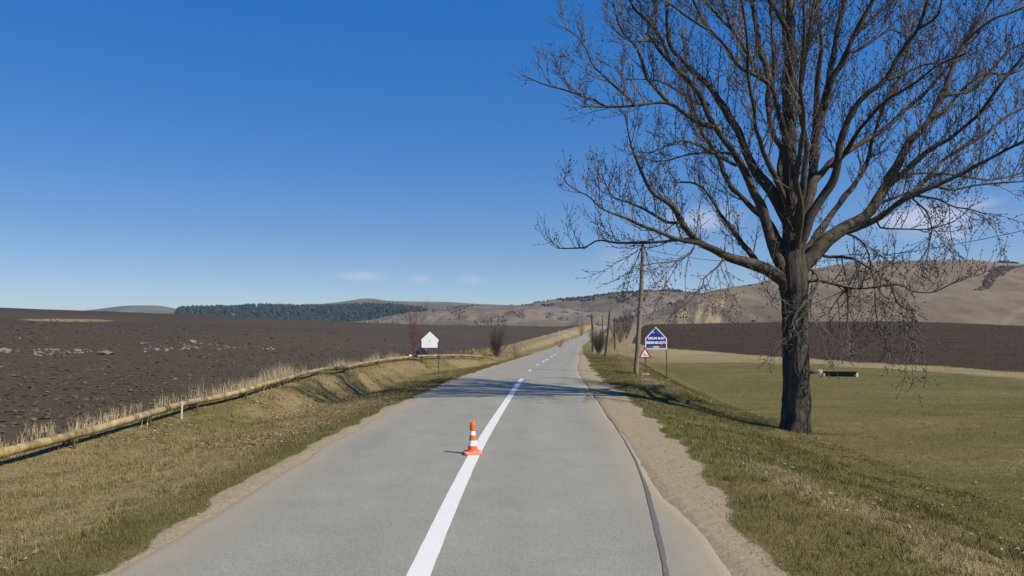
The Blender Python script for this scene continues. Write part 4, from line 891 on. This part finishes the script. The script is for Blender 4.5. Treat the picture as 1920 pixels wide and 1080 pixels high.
# dark tarp bundle behind the white sign, slumped on the pipe
p0 = pipe_at(np.interp(wp[1]+3.5, PQ[:, 1], lg)); bx = (791-960)/F*p0[1]; by = p0[1]+.45
V, f = ICO2; V = V.copy(); 
V[:, 2] = (V[:, 2]+1)/2; tw = (1-V[:, 2])**.7*.9+.22; V[:, 0] *= tw; V[:, 1] *= tw
V *= (1+.75*(fbm(V[:, 0]*3+5, V[:, 2]*4+V[:, 1]*3, 3, 6)-.5))[:, None]; V = V*np.array([.55, .42, 1.05])
bun = tag(mesh_obj('tarp_bundle', V-np.array([0, 0, .06]), f, M['tarp']), 'dark heaped bundle beside the pipe behind the blank white sign', 'bundle'); bun.location = (bx, by, ground(bx, by))
for k, (ox, oy, sc) in enumerate([(-.85, -.1, .13), (-.55, -.35, .16)]):
    V = ICO2[0]*(1+.3*(fbm(ICO2[0][:, 0]*2+k, ICO2[0][:, 1]*2+ICO2[0][:, 2]*2, 2, 3)-.5))[:, None]*np.array([1, .8, .7])*sc
    o = tag(mesh_obj('litter_bag', V+np.array([0, 0, sc*.5]), ICO2[1], M['white' if k == 0 else 'steel']), ('small white bag' if k == 0 else 'small grey bag')+' lying left of the dark bundle at the pipe', 'bag'); o.location = (bx+ox, by+oy, ground(bx+ox, by+oy))

# ------------------------------------------------------------------ utility poles and wires
def pole(base_px, base, top_px, D, r0, r1, label, mat='pole', arm=False):
    top = at_y(*top_px, D); base = np.array(base); ax = top-base
    root = tag(empty('utility_pole', tuple(base)), label, 'pole', None)
    t = np.linspace(0, 1, 12)[:, None]; Q = -ax*.07+(ax*1.07)*t; Q[:, 0] += .04*np.sin(t[:, 0]*3.1)
    MB().tube(Q, np.linspace(r0, r1, 12), 14).build('shaft', M[mat], root, smooth_sh=True)
    for s, dz in ((-1, .12), (1, .12)) if arm else ((-1, .12), (1, .30)):
        q = ax*(1-dz/np.linalg.norm(ax)); MB().tube([q, q+np.array([s*(r1+.05), 0, 0]), q+np.array([s*(r1+.09), 0, .08])], .012, 6).build('bracket', M['darkmetal'], root)
        c = q+np.array([s*(r1+.09), 0, .06]); MB().lathe([(.02, 0), (.045, .02), (.03, .05), (.045, .08), (.02, .11)], 10, c).build('insulator', M['ceramic'], root)
    return base, top, root
b1 = hit(1192, 701, 20); P1 = pole(None, b1, (1206, 456), b1[1], .155, .115, 'tall pale wooden utility pole leaning slightly beside the two right-hand signs')
x = float((1134-960)/F*88); b2 = np.array([x, 88, ground(x, 88)]); P2 = pole(None, b2, (1143.5, 581), 88, .15, .12, 'dark brown leaning pole right of the grey bush', 'rust', True)
x = float((1110.5-960)/F*112); b3 = np.array([x, 112, ground(x, 112)]); P3 = pole(None, b3, (1109.5, 588), 112, .16, .12, 'dark upright pole left of the grey bush by the road edge', 'rust', True)
x = float((1129-960)/F*170); b4 = np.array([x, 170, ground(x, 170)]); P4 = pole(None, b4, (1129.5, 592), 170, .16, .12, 'thin far pole standing between the two brown poles', 'shrub', True)
x = float((1152.5-960)/F*150); b5 = np.array([x, 150, ground(x, 150)]); P5 = pole(None, b5, (1152, 593), 150, .17, .12, 'short dark pole on the tan bank right of the leaning poles', 'shrub', True)
b = MB(); d = P3[1]-b3; s0 = np.array([0, 0, 0.0])+d*.80; g = (x+0, 0)
q = at_ground(1125, 108)-b3; b.tube([s0, q-np.array([0, 0, .2])], .07, 8); b.build('stay_strut', M['rust'], P3[2])
ex = np.array([27.0, 9.0]); b6 = np.array([ex[0], ex[1], ground(*ex)]); 
root6 = tag(empty('utility_pole', tuple(b6)), 'wooden utility pole standing beyond the right edge of the photo', 'pole'); MB().tube([(0, 0, -.5), (0, 0, 6), (0, 0, 12.6)], [.16, .14, .11], 12).build('shaft', M['pole'], root6)
MB().lathe([(.02, 0), (.045, .02), (.03, .05), (.045, .08), (.02, .11)], 10, (.16, 0, 12.2)).build('insulator', M['ceramic'], root6); MB().tube([(.0, 0, 12.15), (.16, 0, 12.22)], .012, 6).build('bracket', M['darkmetal'], root6)
def wire(a, b, sag, label, r=.010):
    t = np.linspace(0, 1, 40)[:, None]; Q = a+(b-a)*t; Q[:, 2] -= 4*sag*(t*(1-t))[:, 0]
    o = tag(mesh_obj('overhead_wire', *tube(Q, r, 5), M['cable'], origin=a), label, 'wire', 'overhead wires')
off = np.array([.2, 0, -.08])
wire(P1[1]+off-np.array([0, 0, .3]), b6+np.array([.16, 0, 12.3]), 3.6, 'dark sagging wire from the tall pole passing behind the big tree', .012)
wire(P1[1]-off, P2[1]-off, 1.2, 'dark wire dropping from the tall pole to the leaning brown pole', .012)
wire(P2[1]-off, P3[1]+off, .15, 'short wire between the two brown poles', .016)
wire(P3[1]-off, P4[1]-off, .6, 'wire from the upright dark pole to the thin far pole', .014)
wire(P2[1]+off, P5[1]+off, .8, 'wire from the leaning brown pole to the short dark pole', .014)
# small stakes on the left roadside far ahead
for px, D, h, lb in [(1048.5, 200, 3.6, 'thin pale post on the left roadside, left one of the far pair'), (1068, 215, 3.4, 'thin pale post on the left roadside, right one of the far pair')]:
    g = at_ground(px, D); o = tag(MB().tube([(0, 0, -.3), (.03, 0, h*.5), (0, 0, h)], [.10, .09, .08], 8).build('roadside_post', M['concrete']), lb, 'post'); o.location = tuple(g)

# ------------------------------------------------------------------ trough-like bench in the meadow
cm = hit(1575, 706, 30); an = -.22; Lb = 57*cm[1]/F/math.cos(an)
be = tag(empty('long_trough', (cm[0], cm[1], ground(cm[0], cm[1])), an), 'long low dark trough on pale supports lying in the meadow behind the tree', 'trough')
m_ = MB(); prof = [(-.26, .40), (-.22, .16), (.22, .16), (.26, .40), (.22, .40), (.18, .20), (-.18, .20), (-.22, .40)]
V = [(x, y, z) for x in (-Lb/2, Lb/2) for y, z in prof]; n = 8
m_.add(V, [np.array([[i, (i+1) % n, n+(i+1) % n, n+i] for i in range(n)]), np.array([list(range(n))[::-1], list(range(n, 2*n))])]); m_.box(-Lb/2+.02, -Lb/2+.06, -.20, .20, .17, .39); m_.box(Lb/2-.06, Lb/2-.02, -.20, .20, .17, .39)
m_.build('basin', M['black'], be)
for sx in (-1, 1): MB().box(sx*(Lb/2-.02)-.07, sx*(Lb/2-.02)+.07, -.28, .24, -.15, .26 if sx < 0 else .30).build('support', M['refl' if sx > 0 else 'concrete'], be)
MB().box(-Lb/2+.2, Lb/2-.2, -.05, .05, -.05, .158).build('underframe', M['darkmetal'], be)
g = hit(1541, 700, 30); x = g[0]-.2
o = tag(MB().box(-.34, .34, -.25, .25, -.1, .28).box(-.30, .30, -.22, .22, .281, .31).build('stone_block', M['concrete']), 'pale block at the left end of the long dark trough', 'block'); o.location = tuple(g-np.array([.35, 0, 0])); o.rotation_euler = (0, 0, .1)
V = ICO2[0]*(1+.3*(fbm(ICO2[0][:, 0]*2+4, ICO2[0][:, 1]*2+ICO2[0][:, 2]*2, 2, 3)-.5))[:, None]*np.array([.42, .3, .28])
g = hit(1528, 701, 30); o = tag(mesh_obj('stump', V+np.array([0, 0, .12]), ICO2[1], M['shrub']), 'small dark stump left of the pale block by the trough', 'stump'); o.location = tuple(g)

# ------------------------------------------------------------------ stones, clods, litter
spots = []
for _ in range(130):
    px = random.choice([random.uniform(-10, 130), random.uniform(60, 130), random.uniform(140, 205), random.uniform(270, 420), random.uniform(300, 380), random.uniform(400, 520)])
    py = np.interp(px, [0, 100, 200, 300, 400, 520], [661, 660, 661, 653, 650, 655])+random.gauss(0, 3.4); spots.append((px, py, random.uniform(.05, .15)))
spots += [(359, 641.5, .34), (198, 666, .36), (271, 645, .22), (292, 658, .25), (145, 658, .24), (5, 661, .30)]
me_st = []
for k in range(5):
    V = ICO1[0]*(1+.5*(rng.random((len(ICO1[0]), 1))-.5)); V[:, 2] *= .55; me_st.append(V)
base_meshes = []
for i, (px, py, sc) in enumerate(spots):
    g = hit(px, py, 10)
    k = i % 5
    if i < 5:
        o = mesh_obj('pale_clod', me_st[k], ICO1[1], M['stone']); base_meshes.append(o.data)
    else:
        o = bpy.data.objects.new('pale_clod', base_meshes[k]); COL.objects.link(o)
    o.location = (g[0], g[1], g[2]+sc*.12); o.scale = (sc*random.uniform(.8, 1.4), sc, sc*random.uniform(.6, 1)); o.rotation_euler = (0, 0, random.random()*6)
    tag(o, 'small pale clod in the light row across the left ploughed field', 'clod', 'pale clods in the left field')
# soil clods of the ploughed fields
n = 27000; a = rng.uniform(-.80, .10, n); D = 11*np.exp(rng.random(n)*math.log(110/11)); x = a*D; y = D
so_, _, _, _ = masks(x, y); k = so_ > .6; x, y, D = x[k], y[k], D[k]; n = len(x)
sc = (.012+.075*rng.random(n)**4)*np.interp(D, [10, 40, 110], [.9, 1.2, 1.9]); z = height(x, y)
V, f = scatter(OCT_V, OCT_F, np.c_[x, y, z+sc*.2], np.c_[sc*1.3, sc, sc*.7], rng.random(n)*6.28, rng.normal(0, .4, n), .45)
tone = rng.random((n, 1)); c = np.array([.056, .042, .029])*(1-tone)+np.array([.098, .074, .052])*tone; c[rng.random(n) > .992] = (.16, .13, .10)
tag(mesh_obj('soil_clods', V, f, M['clod'], col=np.repeat(c, 6, 0)), 'dark turned soil clods covering the left ploughed field', 'soil', kind='stuff')
n = 10000; px = rng.uniform(1200, 2100, n); D = rng.uniform(50, 230, n); x = (px-960)/F*D; so_, _, _, _ = masks(x, D); k = so_ > .6; x, D = x[k], D[k]; n = len(x)
sc = (.03+.08*rng.random(n)**2)*np.interp(D, [50, 230], [.8, 1.8]); V, f = scatter(OCT_V, OCT_F, np.c_[x, D, height(x, D)+sc*.15], np.c_[sc*1.6, sc, sc*.6], rng.normal(0, .3, n), None, .45)
tone = rng.random((n, 1)); c = np.array([.030, .021, .015])*(1-tone)+np.array([.062, .044, .030])*tone
tag(mesh_obj('soil_clods', V, f, M['clod'], col=np.repeat(c, 6, 0)), 'dark furrowed soil clods covering the right ploughed field', 'soil', kind='stuff')

# ------------------------------------------------------------------ grass blades, stalks, leaves, gravel
BL_V = np.array([(-.5, 0, 0), (.5, 0, 0), (.30, .22, .55), (-.30, .22, .55), (0, .75, 1.0)]); BL_T = np.array([(0, 1, 2), (0, 2, 3), (3, 2, 4)])
BS_V = np.array([(-.5, 0, 0), (.5, 0, 0), (0, .75, 1.0)]); BS_T = np.array([(0, 1, 2)])
def blades(name, x, y, h, wd, col, label, mat='grass', lean=.35, cat='grass'):
    n = len(x); z = height(x, y)-.006
    tv, tf = (BL_V, BL_T) if mat == 'straw' else (BS_V, BS_T)
    V, f = scatter(tv*np.array([1, lean, 1]), tf, np.c_[x, y, z], np.c_[wd, h, h], rng.random(n)*6.283)
    return tag(mesh_obj(name, V, f, M[mat], col=np.repeat(col, len(tv), 0)), label, cat, kind='stuff')
def verge_sample(n, ulo, uhi, dmin, dmax, left):
    D = dmin*np.exp(rng.random(n)*math.log(dmax/dmin)); u = rng.uniform(ulo, uhi, n); k = (u > 0) | (u < -edge_l(D)-.05); D, u = D[k], u[k]; n = len(D); x = cx(D)+u; p = 960+F*x/D
    so_, gr_, di_, pa_ = masks(x, D); k = (p > -400) & (p < 2500) & (rng.random(n) > di_*1.3+.05) & (so_ < .55); return x[k], D[k], gr_[k], u[k], pa_[k]
def grass_colors(g, n):
    t = np.clip(g+rng.normal(0, .27, n), 0, 1)[:, None]; v = rng.random((n, 1))
    dry = np.array([.11, .080, .030])*(1-v)+np.array([.32, .255, .112])*v; grn = np.array([.038, .042, .010])*(1-v)+np.array([.125, .116, .034])*v
    return dry*(1-t)+grn*t
for left, (lo, hi), nm, lb in ((True, (-9.8, -2.6), 'verge_grass', 'dry and green short grass on the left roadside bank'), (False, (3.0, 9.6), 'verge_grass', 'green short grass on the right roadside verge')):
    x, D, g, u, pa = verge_sample(205000, lo, hi, 4.5, 100, left); n = len(x)
    g = g*(1-.7*pa)
    h = rng.uniform(.018, .060, n)*np.interp(D, [5, 60], [.9, 1.25])*(1+.7*(fbm(x*1.2, D*1.2, 2, 4) > .6)); wd = rng.uniform(.003, .0075, n)*np.interp(D, [5, 15, 60, 100], [.9, 1.5, 3.6, 6])
    gc = grass_colors(g-(.06 if left else 0)+.5*(fbm(x*.55, D*.55, 3, 81)-.5), n)*(.55+.9*fbm(x*1.7, D*1.7, 3, 83))[:, None]
    br = np.clip((fbm(x*.8+7, D*.8, 4, 85)-.52)*6, 0, 1)[:, None]*(.75 if left else .4); gc = gc*(1-br)+br*np.array([.155, .100, .052])*(.5+rng.random((n, 1)))
    blades(nm, x, D, h, wd, gc, lb, lean=.9)
# uneven taller tufts in the verges
for lo, hi, lb in ((-8.6, -3.2, 'uneven taller grass tufts on the left roadside bank'), (3.5, 8.2, 'uneven taller grass tufts on the right roadside verge')):
    nt_ = 1500; yc = 5*np.exp(rng.random(nt_)*math.log(40/5)); uc = rng.uniform(lo, hi, nt_); k = rng.integers(8, 22, nt_); x0 = np.repeat(cx(yc)+uc, k); y0 = np.repeat(yc, k); hh = np.repeat(rng.uniform(.05, .13, nt_), k); n = len(x0)
    x0 = x0+rng.normal(0, .045, n); y0 = y0+rng.normal(0, .05, n); so_, gr_, di_, pa_ = masks(x0, y0); kk = (di_ < .3) & (so_ < .4); x0, y0, hh, gr_ = x0[kk], y0[kk], hh[kk], gr_[kk]; n = len(x0)
    blades('grass_tufts', x0, y0, hh*rng.uniform(.5, 1.15, n), rng.uniform(.004, .009, n)*np.interp(y0, [5, 40], [.9, 2.4]), grass_colors(gr_-.2, n), lb, lean=.8)
# meadow
n = 120000; D = 12*np.exp(rng.random(n)*math.log(75/12)); px = rng.uniform(1230, 2500, n); x = (px-960)/F*D; u = x-cx(D); so_, gr_, di_, pa_ = masks(x, D); k = (u > 8.5) & (so_ < .4); x, D, g, pa = x[k], D[k], gr_[k]*(1-.8*pa_[k]), pa_[k]; n = len(x)
blades('meadow_grass', x, D, rng.uniform(.02, .06, n), rng.uniform(.006, .014, n)*np.interp(D, [12, 75], [.8, 2.6]), grass_colors(g, n), 'short green grass of the meadow around the big tree', lean=.9)
# taller straw: along the pipe, the near right crest, the far banks
def straw(name, x, y, h, label, wd=.006, bright=1.0):
    n = len(x); v = rng.random((n, 1)); c = (np.array([.26, .195, .100])*(1-v)+np.array([.56, .47, .29])*v)*bright
    blades(name, x, y, h, np.full(n, wd)*rng.uniform(.6, 1.4, n), c, label, 'straw', .55)
X_, Y_, H_ = [], [], []
for _ in range(520):
    s = lg[-1]*random.random(); a = pipe_at(s); off_ = random.uniform(.25, 1.3); k = random.randint(6, 26); hh = random.uniform(.12, .42)*(1.0+.9*(fbm(s*.35, 0.0, 2, 5) > .56))
    nx_, ny_ = a[0]-off_, a[1]+random.uniform(-.3, .3)
    X_ += list(nx_+rng.normal(0, .10, k)); Y_ += list(ny_+rng.normal(0, .14, k)); H_ += list(hh*rng.uniform(.5, 1.1, k))
for px, py, hh, kk in [(460, 712, .70, 520), (500, 705, .75, 420), (440, 722, .5, 300), (425, 726, .4, 200), (620, 688, .75, 160), (650, 684, .5, 160), (209, 782, .45, 60), (690, 676, .6, 60), (822, 662, .8, 60), (205, 800, .3, 40)]:
    g = hit(px, py+6, 8); a = np.interp(g[1], PQ[:, 1], PQ[:, 0])-.45
    X_ += list(a+rng.normal(0, .22, kk)); Y_ += list(g[1]+rng.normal(0, .45, kk)); H_ += list(hh*rng.uniform(.5, 1.1, kk))
straw('dry_straw', np.array(X_), np.array(Y_), np.array(H_), 'tall pale dry grass stalks growing along the yellow pipe', .009)
n = 9000; y = rng.uniform(5.5, 13, n); u = crest_u(y)+rng.normal(0.1, .35, n); k = fbm((u+cx(y))*1.3, y*1.3, 3, 71) > .47; y, u = y[k], u[k]
straw('dry_tufts', cx(y)+u, y, rng.uniform(.03, .09, len(y)), 'dry tan grass tufts on the crest of the right verge', .005, .85)
n = 22000; y = rng.uniform(58, 260, n); sd = rng.random(n) > .5; u = np.where(sd, rng.uniform(3.6, 14, n), rng.uniform(-11, -3.6, n)); k = (y > np.where(sd, 85, 72)); y, u = y[k], u[k]
straw('bank_straw', cx(y)+u, y, rng.uniform(.15, .5, len(y)), 'tan dry grass on the banks of the far road', 0.020, .62)
n = 6000; D = rng.uniform(30, 160, n); px = rng.uniform(1230, 1960, n); x = (px-960)/F*D; so_, g_, d_, pa = masks(x, D); k = (pa > .5) & (so_ < .5); x, D = x[k], D[k]
straw('field_edge_straw', x, D, rng.uniform(.06, .22, len(x)), 'strip of pale dry grass between meadow and right ploughed field', .03, .65)
# fallen leaves
n = 17000; y = 5.5*np.exp(rng.random(n)*math.log(34/5.5)); u = rng.uniform(-8.2, -3.7, n); x = cx(y)+u; k = (fbm(x*.6, y*.6, 3, 51) > .50) & (960+F*x/y > -30); x, y = x[k], y[k]; n = len(x)
LV = np.array([(-.5, 0, 0), (0, -.32, .10), (.5, 0, .04), (0, .32, .16)]); LF = np.array([(0, 1, 2), (0, 2, 3)])
sz = rng.uniform(.025, .065, n)*np.interp(y, [5, 30], [.9, 1.5]); V, f = scatter(LV, LF, np.c_[x, y, height(x, y)+.022], np.c_[sz, sz, sz*1.5], rng.random(n)*6.28, rng.normal(0, .5, n))
v = rng.random((n, 1)); c = np.array([.075, .045, .028])*(1-v)+np.array([.36, .27, .18])*v
tag(mesh_obj('fallen_leaves', V, f, M['leaf'], col=np.repeat(c, 4, 0)), 'brown fallen leaves littering the left roadside bank', 'leaves', kind='stuff')
n = 620; D = 8*np.exp(rng.random(n)*math.log(50/8)); px = rng.uniform(1230, 1960, n); x = (px-960)/F*D; k = (x-cx(D) > 4.3); x, D = x[k], D[k]; n = len(x); sz = rng.uniform(.03, .08, n)
V, f = scatter(LV, LF, np.c_[x, D, height(x, D)+.03], np.c_[sz, sz, sz*1.5], rng.random(n)*6.28, rng.normal(0, .5, n)); v = rng.random((n, 1)); c = np.array([.16, .12, .07])*(1-v)+np.array([.42, .37, .28])*v
tag(mesh_obj('fallen_leaves', V, f, M['leaf'], col=np.repeat(c, 4, 0)), 'pale fallen leaves scattered over the meadow', 'leaves', kind='stuff')
# gravel on the shoulders
n = 9000; y = 4.5*np.exp(rng.random(n)*math.log(40/4.5)); u = np.where(rng.random(n) > .35, 3.0+np.abs(rng.normal(0, .55, n)), -edge_l(y)-np.abs(rng.normal(0, .18, n))); x = cx(y)+u; _, _, di, _ = masks(x, y); k = di > .3; x, y = x[k], y[k]; n = len(x)
sz = .003+.010*rng.random(n)**4; V, f = scatter(OCT_V, OCT_F, np.c_[x, y, height(x, y)+sz*.3], np.c_[sz*1.2, sz, sz*.7], rng.random(n)*6.28, None, .4)
v = rng.random((n, 1)); c = np.array([.15, .12, .088])*(1-v)+np.array([.34, .29, .23])*v
tag(mesh_obj('gravel', V, f, M['clod'], col=np.repeat(c, 6, 0)), 'loose grit on the bare shoulders beside the asphalt', 'gravel', kind='stuff')

# ------------------------------------------------------------------ haze: the air between here and the hills
m = bpy.data.materials.new('haze'); m.use_nodes = True; t = m.node_tree; t.nodes.clear()
o = t.nodes.new('ShaderNodeOutputMaterial'); v = t.nodes.new('ShaderNodeVolumePrincipled'); v.inputs['Color'].default_value = (.50, .68, 1.0, 1); v.inputs['Density'].default_value = .000042; v.inputs['Anisotropy'].default_value = .2
t.links.new(v.outputs[0], o.inputs['Volume'])
zmin = float(min(GV[:, 2].min(), -22))-2
hz = MB().box(-15000, 15000, -15000, 15000, zmin, 330).build('haze', m); tag(hz, kind='stuff'); hz['label'] = 'thin blue air haze over the valley'
print('TRIS', sum(len(o.data.loops)-2*len(o.data.polygons) for o in S.objects if o.type == 'MESH'))
